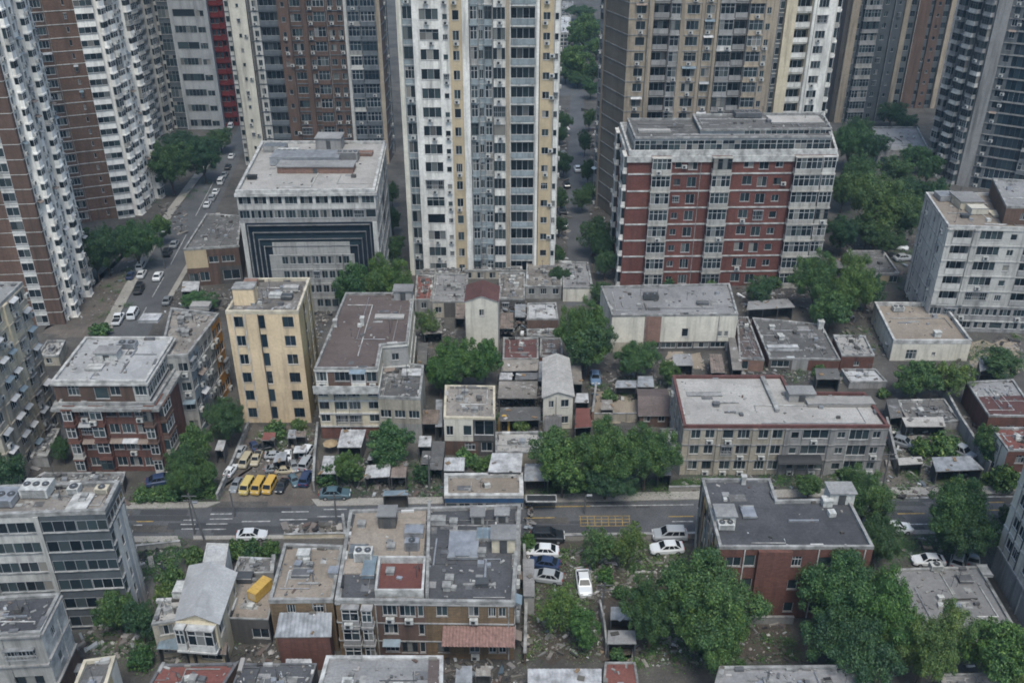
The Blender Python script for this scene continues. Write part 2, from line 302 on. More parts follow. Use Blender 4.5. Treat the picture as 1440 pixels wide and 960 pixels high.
# ---------------------------------------------------------------- buildings
BLD = {}
def inset(poly, d):
    n = len(poly); out = []
    for i in range(n):
        p0, p, p1 = poly[i - 1], poly[i], poly[(i + 1) % n]
        u1 = (Vector(p[:2]) - Vector(p0[:2])).normalized(); u2 = (Vector(p1[:2]) - Vector(p[:2])).normalized()
        n1 = Vector((u1.y, -u1.x)); n2 = Vector((u2.y, -u2.x))
        q = Vector(p[:2]) - (n1 + n2) / max(.3, 1 + n1.dot(n2)) * d; out.append((q.x, q.y))
    return out
def parse(spec):
    out = []
    for tok in spec.split():
        k = 1
        if '*' in tok: a, tok = tok.split('*'); k = int(a)
        w, m, t = tok.split(':'); o = 0.0
        if '@' in w: w, o = w.split('@'); o = float(o)
        out += [(float(w), m, t.split(','), o)] * k
    return out
class Bld: pass
def facade(b, P, Q, z0, z1, nf, spec, wm, fm, acp, awp, miss, band):
    """one wall from P to Q (left to right seen from outside)"""
    P = Vector(P[:2]); Q = Vector(Q[:2]); L = (Q - P).length; u = (Q - P) / L; nrm = Vector((u.y, -u.x)); rz = math.atan2(u.y, u.x)
    cols = parse(spec); tot = sum(c[0] for c in cols); fh = (z1 - z0) / nf; W = b.wall
    def pt(x, o, z): return (P.x + u.x * x + nrm.x * o, P.y + u.y * x + nrm.y * o, z)
    x = 0; po = 0.0
    for ci, (cw, cm, ty, o) in enumerate(cols):
        cw = cw / tot * L; m = cm or wm; a, c = x, x + cw
        if abs(o - po) > .001: W.face([pt(a, po, z0), pt(a, o, z0), pt(a, o, z1), pt(a, po, z1)], m)
        if ci == len(cols) - 1 and abs(o) > .001: W.face([pt(c, o, z0), pt(c, 0, z0), pt(c, 0, z1), pt(c, o, z1)], m)
        if o > .001: W.face([pt(a, 0, z1), pt(a, o, z1), pt(c, o, z1), pt(c, 0, z1)], m)
        po = o; x = c; k = ty[0]; ar = ty[1:]
        if k == 'n': W.face([pt(a, o, z0), pt(c, o, z0), pt(c, o, z1), pt(a, o, z1)], m)
        elif k == 'B':
            W.face([pt(a, o, z0), pt(c, o, z0), pt(c, o, z1), pt(a, o, z1)], m)
            p = float(ar[0]) if ar else 1.0; bm = ar[1] if len(ar) > 1 and ar[1] else m; g = ar[2] if len(ar) > 2 else 'glass'
            for i in range(nf): b.pend.append((baypair(cw - .3, fh - .12, p if RN.random() > .2 else p * .8, bm if RN.random() > .16 else RN.choice(['white2', 'concrete', 'bay']), fm if RN.random() > .3 else RN.choice(['frameg', 'framed', 'framew']), g), pt(a + .15, o, z0 + i * fh + .06), rz, cw * fh))
            if acp:
                for i in range(nf):
                    if RN.random() < acp * .4: q = pt(a + cw * RN.uniform(.3, .7), o + p + .02, z0 + i * fh + .25); b.pend.append((ACP, q, rz, .6))
        else:
            if k == 'W':
                w = min(float(ar[0]), cw - .24); h = min(float(ar[1]), fh - .3); sill = min(.95, fh - h - .2); st = ar[2] if len(ar) > 2 and ar[2] else 'd'; rec = .21
                if len(ar) > 3: sill = float(ar[3])
            else:
                w = cw - .3; h = fh - .4; sill = .15; rec = 1.2; st = ''
            if k == 'R': w = cw - .04; h = float(ar[0]); sill = (fh - h) * .45; rec = .12; st = 'q' + (ar[1] if len(ar) > 1 else '')
            s = (cw - w) / 2
            W.face([pt(a, o, z0), pt(a + s, o, z0), pt(a + s, o, z1), pt(a, o, z1)], m); W.face([pt(c - s, o, z0), pt(c, o, z0), pt(c, o, z1), pt(c - s, o, z1)], m)
            zc = z0
            for i in range(nf):
                if k == 'W' and miss and RN.random() < miss: continue
                v0 = z0 + i * fh + sill; v1 = v0 + h
                W.face([pt(a + s, o, zc), pt(c - s, o, zc), pt(c - s, o, v0), pt(a + s, o, v0)], m); zc = v1
                for (q0, q1) in (((a + s, v0), (c - s, v0)), ((c - s, v0), (c - s, v1)), ((c - s, v1), (a + s, v1)), ((a + s, v1), (a + s, v0))):
                    W.face([pt(q0[0], o, q0[1]), pt(q1[0], o, q1[1]), pt(q1[0], o - rec, q1[1]), pt(q0[0], o - rec, q0[1])], m)
                if k in 'WR':
                    gm = 'glassblue' if fm == 'framed' else 'glass'
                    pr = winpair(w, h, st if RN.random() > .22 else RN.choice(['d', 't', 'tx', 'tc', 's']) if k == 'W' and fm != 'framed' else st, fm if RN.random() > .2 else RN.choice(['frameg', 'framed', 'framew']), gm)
                    kk = w / round(w, 1)
                    b.pend.append((pr, pt(a + s, o - rec + .07, v0), rz, w * h))
                    if k == 'W' and acp and RN.random() < acp and cw > 1.4:
                        if RN.random() < .5 and s > .55: b.pend.append((ACP, pt(c - s * .5 + .12, o, v0 + RN.uniform(-.2, .5)), rz, .6))
                        elif sill > .8: b.pend.append((ACP, pt(a + cw * RN.uniform(.4, .6), o, v0 - .78), rz, .6))
                    if k == 'W' and awp and RN.random() < awp: b.pend.append((awnpair(w + .4, RN.choice(['tin', 'tinwhite', 'bluegrey', 'tinrust'])), pt(a + s - .2, o, v1 + .05), rz, .7))
                else:
                    b.pend.append((logpair(w, h, 1.2, ar[0] if ar and ar[0] else m, fm, 'glass', len(ar) > 1), pt(a + s, o, v0), rz, w * h))
                    W.face([pt(a + s, o - rec, v0), pt(c - s, o - rec, v0), pt(c - s, o - rec, v1), pt(a + s, o - rec, v1)], m)
            W.face([pt(a + s, o, zc), pt(c - s, o, zc), pt(c - s, o, z1), pt(a + s, o, z1)], m)
        if ci and z1 - z0 > 4 and RN.random() < .3 and k in 'nWR':
            q = pt(a + .12, o + .07, 0); W.box((q[0], q[1], (z0 + z1) / 2), (.11, .11, z1 - z0 - .1), RN.choice(['pargrey', 'acwhite', 'framed', 'pargrey']), rz)
        if band and o <= .3 and k != 'B':
            bm, bh, bo = band
            for i in range(1, nf + 1):
                z = z0 + i * fh - (.02 if i == nf else 0)
                A, C = pt(a, o, 0), pt(c, o, 0)
                W.box(((A[0] + C[0]) / 2 + nrm.x * bo / 2, (A[1] + C[1]) / 2 + nrm.y * bo / 2, z - bh / 2), (cw, bo, bh), bm, rz)
def finish(b, cap=100):
    groups = {}
    e = b.o
    for it in b.pend: groups.setdefault(it[0][0], []).append(it)
    for nm, L in groups.items():
        def score(it):
            px, py, Z = proj(it[1]); vis = -20 < px < 1460 and -20 < py < 980
            nx, ny = math.sin(it[2]), -math.cos(it[2]); face = nx * -it[1][0] + ny * -it[1][1] > 0
            return (1e6 if vis and face else 0) + it[3] / Z / Z * 1e4
        L.sort(key=score, reverse=True)
        if len(L) > cap: keep, rest = L[:cap - 1], L[cap - 1:]
        else: keep, rest = L, []
        for pr, p, rz, ar in keep:
            if pr[3][0] is None: pr[3][0] = pr[1].mesh(nm); pr[3][1] = pr[2].mesh('pane') if pr[2] else False
            big = pr[2] and b.detail
            if big or not pr[2]:
                w = link(pr[3][0], nm, e, Vector(p) - e.location, rz)
                if big: link(pr[3][1], 'pane', w)
            else:
                if len(pr[3]) < 3: t = MB(); t.add(pr[1], (0, 0, 0), 0); t.add(pr[2], (0, 0, 0), 0); pr[3].append(t.mesh(nm))
                link(pr[3][2], nm, e, Vector(p) - e.location, rz)
        if rest:
            t = MB()
            for pr, p, rz, ar in rest:
                q = Vector(p) - e.location; t.add(pr[1], q, rz)
                if pr[2]: t.add(pr[2], q, rz)
            o = t.obj(nm, e); o['kind'] = 'stuff'
def B(key, name, label, cat, px, yb, fac, nf=3, wall='cream', roof='greyroof', par=.5, pt=.3, parm='pargrey', z=None, ground=False, cor=None, band=None,
      fm='framew', ac=0, aw=0, miss=0, clutter=6, detail=True, gable=None, z0=0.0, group=None, over=.35, on=None):
    b = Bld(); b.pend = []; b.wall = MB(); b.detail = detail
    if ground: poly = [at(x, y, 0) for x, y in px]; z1 = z
    else:
        z1 = z if z is not None else hz((px[0][1] + px[1][1]) / 2, yb); poly = [at(x, y, z1) for x, y in px]
    cx = sum(p.x for p in poly) / len(poly); cy = sum(p.y for p in poly) / len(poly)
    if len(poly) == 3:
        poly.append(poly[0] + poly[2] - poly[1]); cx = sum(p.x for p in poly) / 4; cy = sum(p.y for p in poly) / 4
    if on: e = BLD[on].o; cx, cy, z0 = e.location.x, e.location.y, e.location.z; zb = BLD[on].deck + .005
    else: e = empty(name, (cx, cy, z0), label, cat, group); zb = z0
    b.o = e; b.z1 = z1; b.poly = [(p.x, p.y) for p in poly]; b.name = key
    BLD[key] = b; n = len(poly); zt = z1 - par if not gable else z1
    b.deck = zt
    for i in range(n):
        P, Q = b.poly[i], b.poly[(i + 1) % n]; sp = fac.get(i, '1::n')
        if isinstance(sp, str): sp = [(0, 1, nf, sp)]
        for (fa, fb, k, s_) in sp: facade(b, P, Q, zb + (zt - zb) * fa, zb + (zt - zb) * fb, k, s_, wall, fm, ac, aw, miss, band)
    W = MB(); W.mats = b.wall.mats; W.f = b.wall.f; W.m = b.wall.m; W.v = [(x - cx, y - cy, q - z0) for x, y, q in b.wall.v]
    loc = [(x - cx, y - cy) for x, y in b.poly]
    R_ = MB()
    if gable is None:
        ins = inset(loc, pt); out = inset(loc, -.04)
        R_.face([(x, y, zt - z0) for x, y in loc], roof)
        roof_clutter(R_, ins, zt - z0, clutter)
        if par > .05:
            pm = MB(); pm.ring(out, ins, zt - z0 - .003, z1 - z0, parm); pm.obj('parapet', e)
        if cor:
            co, ch, cm = cor; c_ = MB(); c_.ring(inset(loc, -co), inset(loc, .02), zt - z0 - ch - .05, zt - z0 - .05, cm); c_.obj('cornice', e)
    else:
        ax, rise = gable  # ridge parallel to edge ax
        A, Bq, C, D = [Vector(loc[(ax + i) % 4]) for i in range(4)]
        m1 = (Bq + C) / 2; m0 = (A + D) / 2; zz = zt - z0; ov = over
        ud = (m1 - m0).normalized(); m0o = m0 - ud * ov; m1o = m1 + ud * ov; th = .09
        for (p, q, s) in ((A, Bq, 1), (C, D, -1)):
            h0 = (m0o, m1o) if s == 1 else (m1o, m0o)
            sl = ((p + q) / 2 - (m0 + m1) / 2); ln = sl.length; k = ov / ln; out_ = sl * k; drop = rise * k
            pa = p + out_ + (-ud * ov if s == 1 else ud * ov); qa = q + out_ + (ud * ov if s == 1 else -ud * ov)
            for dz in (0, th): R_.face([(pa.x, pa.y, zz - drop + dz), (qa.x, qa.y, zz - drop + dz), (h0[1].x, h0[1].y, zz + rise + dz), (h0[0].x, h0[0].y, zz + rise + dz)], roof)
            R_.face([(pa.x, pa.y, zz - drop), (qa.x, qa.y, zz - drop), (qa.x, qa.y, zz - drop + th), (pa.x, pa.y, zz - drop + th)], 'pargrey')
            for (e0, h_) in ((pa, h0[0]), (qa, h0[1])): R_.face([(e0.x, e0.y, zz - drop), (h_.x, h_.y, zz + rise), (h_.x, h_.y, zz + rise + th), (e0.x, e0.y, zz - drop + th)], 'pargrey')
        for (p, q, m_) in ((Bq, C, m1), (D, A, m0)): W.face([(p.x, p.y, zz), (q.x, q.y, zz), (m_.x, m_.y, zz + rise)], wall)
    W.obj('wall', e); R_.obj('roof', e)
    finish(b)
    return b
def inpoly(x, y, poly):
    r = False; n = len(poly)
    for i in range(n):
        (x1, y1), (x2, y2) = poly[i], poly[(i + 1) % n]
        if (y1 > y) != (y2 > y) and x < (x2 - x1) * (y - y1) / (y2 - y1) + x1: r = not r
    return r
def rnd_in(poly, rn=RN):
    xs = [p[0] for p in poly]; ys = [p[1] for p in poly]
    for _ in range(60):
        x, y = rn.uniform(min(xs), max(xs)), rn.uniform(min(ys), max(ys))
        if inpoly(x, y, poly): return x, y
    return sum(xs) / len(xs), sum(ys) / len(ys)
def roof_clutter(R_, poly, z, n):
    """repair patches, upstands, pipes and loose scraps that belong to the roof surface"""
    k = 0; u = Vector(poly[1]) - Vector(poly[0]); rz = math.atan2(u.y, u.x); sm = inset(poly, 1.6)
    for i in range((n + 1) // 2):
        x, y = rnd_in(sm); k += 1
        w, d = RN.uniform(.6, 2.2), RN.uniform(.5, 1.4)
        R_.box((x, y, z + .012 + .004 * k), (w, d, .024), RN.choice(['pargrey', 'pardark', 'darkgrey', 'greyroof']), rz)
    for i in range(n // 2):
        x, y = rnd_in(sm); l = RN.uniform(1.5, 5); a = rz + RN.choice([0, math.pi / 2])
        dx, dy = math.cos(a) * l / 2, math.sin(a) * l / 2
        if inpoly(x + dx, y + dy, sm) and inpoly(x - dx, y - dy, sm):
            R_.box((x, y, z + .13), (l, RN.uniform(.08, .25), RN.uniform(.12, .26)), RN.choice(['pargrey', 'parwhite', 'metal', 'pardark', 'darkwall']), a)
    for i in range(n):
        x, y = rnd_in(sm); s = RN.uniform(.25, .8)
        R_.box((x, y, z + s * .35), (s, s * RN.uniform(.5, 1.2), s * .7), RN.choice(['pargrey', 'acwhite', 'metal', 'pardark', 'darkwall']), rz + RN.uniform(-.3, .3))
    for i in range((n + 1) // 3):
        x, y = rnd_in(sm); h = RN.uniform(1.2, 2.6); R_.tube([(x, y, z), (x, y, z + h)], .03, 'framed', 4); R_.box((x, y, z + h - .15), (RN.uniform(.5, 1.1), .04, .04), 'framed', RN.uniform(0, 3)); R_.box((x, y, z + h - .4), (.6, .04, .04), 'framed', RN.uniform(0, 3))
    for i in range(n // 2):
        x, y = rnd_in(poly); x2, y2 = rnd_in(poly); xm, ym = (x, y2)
        if inpoly(xm, ym, poly): R_.tube([(x, y, z + .1), (xm, ym, z + .1), (x2, y2, z + .1)], RN.choice([.035, .05, .08]), RN.choice(['pargrey', 'framed', 'metal', 'parwhite']), 5)
    for i in range(n * 2):
        k2 = RN.randrange(len(poly)); a, c_ = Vector(poly[k2]), Vector(poly[(k2 + 1) % len(poly)]); q = a.lerp(c_, RN.random()); s = RN.uniform(.15, .5)
        R_.box((q.x, q.y, z + s * .4), (s * RN.uniform(1, 4), s, s * .9), RN.choice(['pargrey', 'pardark', 'rubblemat', 'junk', 'parwhite']), math.atan2(c_.y - a.y, c_.x - a.x) + RN.uniform(-.1, .1))
    for i in range(n * 6):
        x, y = rnd_in(poly); s = RN.uniform(.06, .28)
        R_.box((x, y, z + .05 + s * .1), (s * RN.uniform(1, 3), s, .06 + s * .2), RN.choice(['junk', 'rubblemat', 'pargrey', 'pardark', 'pargrey']), RN.uniform(0, 3), RN.uniform(-.2, .2))
# ---------------------------------------------------------------- roof units
UNI = {}
def unit(kind, w, d, h, mat):
    key = (kind, w, d, h, mat)
    if key in UNI: return UNI[key]
    parts = []
    b = MB()
    if kind == 'ac':
        b.bx(-w / 2, -d / 2, .12, w / 2, d / 2, h, mat)
        for x in (-w * .4, w * .4): b.bx(x - .06, -d / 2, 0, x + .06, d / 2, .12, 'framed')
        parts.append(('casing', b)); g = MB(); n = max(1, round(w / 1.1))
        for k in range(n):
            x = -w / 2 + w * (k + .5) / n; r = min(w / n, d) * .38
            g.tube([(x, 0, h), (x, 0, h + .12)], r, 'framed', 12); g.tube([(x, 0, h + .1), (x, 0, h + .13)], r * .3, 'metal', 8)
        for k in range(int(h / .18)): g.bx(-w * .42, -d / 2 - .02, .2 + k * .18, w * .42, -d / 2 - .002, .26 + k * .18, 'framed')
        parts.append(('fan_grille', g))
    elif kind == 'tank':
        b.tube([(0, 0, .35), (0, 0, h - .15), (0, 0, h)], [w / 2, w / 2, w * .2], mat, 14); parts.append(('vessel', b)); g = MB()
        for sx in (-1, 1):
            for sy in (-1, 1): g.bx(sx * w * .3 - .05, sy * w * .3 - .05, 0, sx * w * .3 + .05, sy * w * .3 + .05, .36, 'framed')
        parts.append(('stand', g))
    elif kind == 'hut':
        b.prism([(-w / 2, -d / 2), (w / 2, -d / 2), (w / 2, d / 2), (-w / 2, d / 2)], 0, h, mat); parts.append(('wall', b))
        g = MB(); g.bx(-w / 2 - .15, -d / 2 - .2, h + .003, w / 2 + .15, d / 2 + .15, h + .16, 'greyroof'); parts.append(('roof', g))
        g = MB(); g.bx(-.42, -d / 2 - .05, .05, .42, -d / 2 - .004, min(2.0, h - .25), 'framed'); parts.append(('door', g))
    elif kind == 'skylight':
        b.bx(-w / 2, -d / 2, 0, w / 2, d / 2, h, 'pargrey'); parts.append(('kerb', b)); g = MB(); n = max(2, round(w / .7))
        for k in range(n): g.bx(-w / 2 + w * k / n + .04, -d / 2 + .08, h + .003, -w / 2 + w * (k + 1) / n - .04, d / 2 - .08, h + .05, mat)
        parts.append(('pane', g))
    elif kind == 'vent':
        b.bx(-w / 2, -d / 2, 0, w / 2, d / 2, h * .8, mat); b.bx(-w / 2 - .08, -d / 2 - .08, h * .82, w / 2 + .08, d / 2 + .08, h, mat)
        for sx in (-1, 1): b.bx(sx * w * .3 - .03, -.03, h * .79, sx * w * .3 + .03, .03, h * .83, 'framed')
        parts.append(('casing', b))
    elif kind == 'slab':
        b.bx(-w / 2, -d / 2, .08, w / 2, d / 2, h, mat); b.bx(-w / 2 + .1, -d / 2 + .1, 0, w / 2 - .1, d / 2 - .1, .08, 'dark')
        b.bx(-w / 2 - .05, -d / 2 - .05, h, w / 2 + .05, -d / 2 + .05, h + .07, 'pargrey'); b.bx(-w / 2 - .05, d / 2 - .05, h, w / 2 + .05, d / 2 + .05, h + .07, 'pargrey')
        parts.append(('panel', b))
    elif kind == 'chimney':
        b.bx(-w / 2, -d / 2, 0, w / 2, d / 2, h, mat); parts.append(('shaft', b)); g = MB(); g.bx(-w / 2 - .1, -d / 2 - .1, h, w / 2 + .1, d / 2 + .1, h + .15, 'pargrey')
        parts.append(('cap', g))
    UNI[key] = [(n_, m_.mesh(n_)) for n_, m_ in parts]; return UNI[key]
def U(bk, px, py, kind, size, mat, label, name=None, group=None, rz=0, cat=None):
    z = BLD[bk].deck if isinstance(bk, str) else bk
    w, d, h = size; ps = unit(kind, w, d, h, mat)
    nm = name or {'ac': 'rooftop_unit', 'tank': 'water_tank', 'hut': 'stair_hut', 'skylight': 'skylight', 'vent': 'roof_vent', 'slab': 'roof_panel', 'chimney': 'chimney'}[kind]
    p = at(px, py, z); p.z += .03
    if len(ps) == 1:
        o = link(ps[0][1], nm, None, p, rz); tag(o, label, cat or nm.replace('_', ' '), group)
    else:
        o = empty(nm, p, label, cat or nm.replace('_', ' '), group, rz)
        for n_, me in ps: link(me, n_, o)
    return o
def scatterU(bk, n, kinds, label, group, seed):
    """small identical vents on one roof: they share a label and a group"""
    b = BLD[bk]; rn = random.Random(seed); sm = inset(b.poly, 1.5); ms = unit(*kinds)
    u = Vector(b.poly[1]) - Vector(b.poly[0]); rz = math.atan2(u.y, u.x)
    for i in range(n):
        x, y = rnd_in(sm, rn); nm = {'ac': 'rooftop_unit', 'vent': 'roof_vent', 'tank': 'water_tank'}[kinds[0]]
        if len(ms) == 1: tag(link(ms[0][1], nm, None, (x, y, b.deck + .03), rz), label, nm.replace('_', ' '), group)
        else:
            o = empty(nm, (x, y, b.deck + .03), label, nm.replace('_', ' '), group, rz)
            for n_, me in ms: link(me, n_, o)
# ---------------------------------------------------------------- sheds
def SH(px, zf, zb, label, roof='tin', walls='darkwall', name='shed', cat='shed', group=None, corr=True, open_front=True, posts=True):
    """lean-to: sloping corrugated sheet over posts and walls; px = roof corners FL FR BR BL"""
    P = [at(px[0][0], px[0][1], zf), at(px[1][0], px[1][1], zf), at(px[2][0], px[2][1], zb), at(px[3][0], px[3][1], zb)]
    c = sum(P, Vector()) / 4; c.z = 0; o = empty(name, c, label, cat, group); P = [p - c for p in P]
    r = MB(); L = (P[1] - P[0]).length; n = max(2, int(L / .45)) if corr else 1; dz = .07
    for k in range(n):
        if corr:
            for h_ in (0, 1):
                t0, t1 = (k + h_ * .5) / n, (k + h_ * .5 + .5) / n; z0_, z1_ = (0, dz) if h_ == 0 else (dz, 0)
                a, b_, cc, d = P[0].lerp(P[1], t0), P[0].lerp(P[1], t1), P[3].lerp(P[2], t1), P[3].lerp(P[2], t0)
                up = Vector((0, 0, 1)); r.face([a + up * z0_, b_ + up * z1_, cc + up * z1_, d + up * z0_], roof)
        else: r.face([P[0] + Vector((0, 0, .06)), P[1] + Vector((0, 0, .06)), P[2] + Vector((0, 0, .06)), P[3] + Vector((0, 0, .06))], roof)
    r.face([P[0] - Vector((0, 0, .06)), P[1] - Vector((0, 0, .06)), P[2] - Vector((0, 0, .06)), P[3] - Vector((0, 0, .06))], 'dark')
    for i in range(4):
        a, b_ = P[i], P[(i + 1) % 4]; r.face([a - Vector((0, 0, .06)), b_ - Vector((0, 0, .06)), b_ + Vector((0, 0, .05)), a + Vector((0, 0, .05))], 'pargrey')
    rn = RN
    for k in range(max(1, int(L * .6))):
        t, s_ = rn.random(), rn.random(); q = P[0].lerp(P[1], t).lerp(P[3].lerp(P[2], t), s_)
        r.box((q.x, q.y, q.z + .12), (rn.uniform(.2, 1.0), rn.uniform(.15, .6), .1), rn.choice(['junk', 'rubblemat', 'wood']), rn.uniform(0, 3))
    r.obj('roof', o)
    mid = sum(P, Vector()) / 4; w = MB(); G = [Vector((mid.x + (p.x - mid.x) * .92, mid.y + (p.y - mid.y) * .92, 0)) for p in P]
    for i in range(4):
        if i == 0 and open_front: continue
        a, b_ = G[i], G[(i + 1) % 4]; za, zb_ = P[i].z - .1, P[(i + 1) % 4].z - .1
        w.face([a, b_, Vector((b_.x, b_.y, zb_)), Vector((a.x, a.y, za))], walls)
    w.obj('wall', o)
    if open_front and posts:
        for k in range(max(2, int(L / 3) + 1)):
            t = k / max(1, int(L / 3)) if int(L / 3) else k; q = G[0].lerp(G[1], min(1, t)); g = MB(); g.bx(-.07, -.07, 0, .07, .07, P[0].z - .08, 'framed'); g.obj('post', o, (q.x, q.y, 0))
    return o
# ---------------------------------------------------------------- debris, posts
def JUNK(pxpoly, n, label, name='debris', z=0.0, smin=.1, smax=.8, mat='junk', seed=1, hgt=.5):
    rn = random.Random(seed); poly = [at(x, y, z) for x, y in pxpoly]; pl = [(p.x, p.y) for p in poly]; b = MB()
    for i in range(int(n * 3)):
        x, y = rnd_in(pl, rn); s = smin + (smax - smin) * rn.random() ** 4
        if rn.random() < .55:
            k = rn.randint(3, 6); a0 = rn.uniform(0, 6); top = (x, y, z + s * rn.uniform(.25, .6)); ri = [(x + math.cos(a0 + 6.283 * j / k) * s * rn.uniform(.35, .8), y + math.sin(a0 + 6.283 * j / k) * s * rn.uniform(.35, .8), z - .02) for j in range(k)]; mm = mat if rn.random() < .5 else 'rubblemat'; i0 = len(b.v); b.v += ri + [top]; mi_ = b.mi(mm)
            for j in range(k): b.f.append((i0 + j, i0 + (j + 1) % k, i0 + k)); b.m.append(mi_)
        else: b.box((x, y, z + s * .2), (s * rn.uniform(.6, 2.8), s * rn.uniform(.25, .9), s * rn.uniform(.2, 1) * hgt + .04), mat if rn.random() < .7 else 'rubblemat', rn.uniform(0, 3.1), rn.uniform(-.35, .35))
    o = b.obj(name); tag(o, label, None, None, 'stuff'); return o
def WEEDS(pxpoly, n, label, seed, hgt=.5, mat='leaflight', name='weeds'):
    rn = random.Random(seed); poly = [at(x, y) for x, y in pxpoly]; pl = [(p.x, p.y) for p in poly]; b = MB(); cen = [rnd_in(pl, rn) for _ in range(max(3, n // 60))]; mi = b.mi(mat)
    for i in range(int(n * 2.2)):
        cx, cy = rn.choice(cen); r0 = abs(rn.gauss(0, 1.1)); a = rn.uniform(0, 6.28); x, y = cx + r0 * math.cos(a), cy + r0 * math.sin(a); z = hgt * rn.random() ** 1.5 * math.exp(-r0 * .5)
        t = rn.uniform(0, 6.28); s = rn.uniform(.045, .12); u = Vector((math.cos(t), math.sin(t), rn.uniform(-.3, .3))) * s; v = Vector((-math.sin(t), math.cos(t), rn.uniform(-.2, .7))) * s * .6; p = Vector((x, y, z + .05)); i0 = len(b.v)
        b.v += [tuple(p - u), tuple(p - v), tuple(p + u), tuple(p + v)]; b.f.append((i0, i0 + 1, i0 + 2, i0 + 3)); b.m.append(mi)
    o = b.obj(name); tag(o, label, None, None, 'stuff'); return o
# ---------------------------------------------------------------- trees
def crown(seed, rx, hz_, nleaf, ls, mat, lobes=9, gap=.25, base=.3):
    """unit-free crown mesh: leaf cards over uneven lobes, base at base*height"""
    rn = np.random.default_rng(seed); cs = []
    for i in range(lobes):
        a = 2 * math.pi * i / lobes * 1.618 * 1.9 + rn.uniform(-.3, .3); rr = rx * rn.uniform(.3, .72); zc = hz_ * (base + (1 - base) * rn.uniform(.25, .8))
        cs.append((rr * math.cos(a), rr * math.sin(a), zc, rx * rn.uniform(.26, .5), hz_ * (1 - base) * rn.uniform(.22, .34)))
    cs.append((0, 0, hz_ * .78, rx * .5, hz_ * .24)); cs.append((0, 0, hz_ * .55, rx * .6, hz_ * .3))
    # small clumps on the lobes give the uneven outline
    sub = []
    for (x, y, z, r, h) in cs:
        for k in range(9):
            d = rn.normal(size=3); d[2] = d[2] * .8 + .25; d /= np.linalg.norm(d)
            sub.append((x + d[0] * r * 1.02, y + d[1] * r * 1.02, z + d[2] * h * 1.02, r * rn.uniform(.16, .44), h * rn.uniform(.25, .45)))
    allc = np.array(cs + sub + sub); p = allc[:, 3] ** 2; p /= p.sum()
    idx = rn.choice(len(allc), nleaf, p=p); C = allc[idx]
    d = rn.normal(size=(nleaf, 3)); d /= np.linalg.norm(d, axis=1)[:, None]
    rad = (1 - gap * rn.random(nleaf) ** .7 * 1.4)[:, None]
    pos = C[:, :3] + d * rad * np.stack([C[:, 3], C[:, 3], C[:, 4]], 1)
    keep = pos[:, 2] > hz_ * base * .55; pos = pos[keep]; d = d[keep]; n = len(pos)
    nr = d * .8 + rn.normal(size=(n, 3)) * .55 + np.array([0, 0, .45]); nr /= np.linalg.norm(nr, axis=1)[:, None]
    t = np.cross(nr, rn.normal(size=(n, 3))); t /= np.linalg.norm(t, axis=1)[:, None]; s = np.cross(nr, t)
    sz = (ls * (.4 + rn.random(n) ** 2 * 1.3))[:, None]
    v = np.concatenate([pos - t * sz, pos - s * sz * .55 + nr * sz * .1, pos + t * sz, pos + s * sz * .55 + nr * sz * .1], 1).reshape(-1, 3)
    me = bpy.data.meshes.new('crown'); me.vertices.add(len(v)); me.vertices.foreach_set('co', v.astype(np.float32).ravel())
    me.loops.add(4 * n); me.loops.foreach_set('vertex_index', np.arange(4 * n, dtype=np.int32))
    me.polygons.add(n); me.polygons.foreach_set('loop_start', np.arange(0, 4 * n, 4, dtype=np.int32)); me.polygons.foreach_set('loop_total', np.full(n, 4, np.int32))
    me.materials.append(M[mat]); me.update(calc_edges=True); me.validate(); return me, cs
def trunkmesh(cs, hz_, r, base):
    b = MB(); fork = hz_ * base
    b.tube([(0, 0, -.05), (.03, .02, fork * .5), (0, 0, fork)], [r, r * .8, r * .65], 'bark', 8)
    for (x, y, z, rr, h) in cs[:7]:
        b.tube([(0, 0, fork * .95), (x * .45, y * .45, fork + (z - fork) * .6), (x * .9, y * .9, z + h * .3)], [r * .5, r * .28, r * .08], 'bark', 5)
    return b.mesh('trunk')
PROTO = {}
def proto(k):
    if k in PROTO: return PROTO[k]
    spec = {'a': (1, 6.0, 9.5, 80000, .1, 'leaf', 9, .42, .22), 'b': (2, 6.0, 8.5, 72000, .1, 'leafdark', 8, .4, .2), 'c': (3, 4.2, 7.0, 28000, .12, 'leaf', 8, .32, .22),
            'd': (4, 4.2, 7.5, 26000, .12, 'leafdark', 8, .32, .24), 'e': (5, 4.5, 7.0, 15000, .12, 'leaflight', 10, .5, .26), 'l': (9, 6.2, 9.5, 74000, .1, 'leaflight', 9, .44, .22),
            'u': (6, 1.8, 2.2, 4200, .14, 'leaf', 8, .3, .02), 'v': (7, 1.8, 2.2, 4000, .14, 'leafdark', 8, .3, .02), 'w': (8, 1.8, 2.2, 3400, .14, 'leaflight', 8, .35, .02)}[k]
    sd, rx, h, n, ls, mat, lb, gp, bs = spec
    me, cs = crown(sd, rx, h, n, ls, mat, lb, gp, bs); tr = trunkmesh(cs, h, rx * .055, max(bs, .12)); PROTO[k] = (me, tr, rx, h); return PROTO[k]
def T(k, xc, yt, yb, hw, label, name='broadleaf_tree', cat='tree', group=None, z=0):
    """tree whose crown spans hw pixels each side of xc, top near yt, foot at yb"""
    me, tr, rx, h = proto(k); p = at(xc, yb, z); r = hw / 1.04 / ppm(p); H_ = min(max(1.0, hz(yt + hw * .28, yb) - z), h / rx * r * 1.65)
    o = empty(name, p, label, cat, group, RN.uniform(0, 6.28)); s = (r / rx, r / rx * RN.uniform(.9, 1.08), H_ / h)
    link(tr, 'trunk' if name.endswith('tree') else 'stem', o).scale = s; link(me, 'crown' if name.endswith('tree') else 'foliage', o).scale = s
    return o
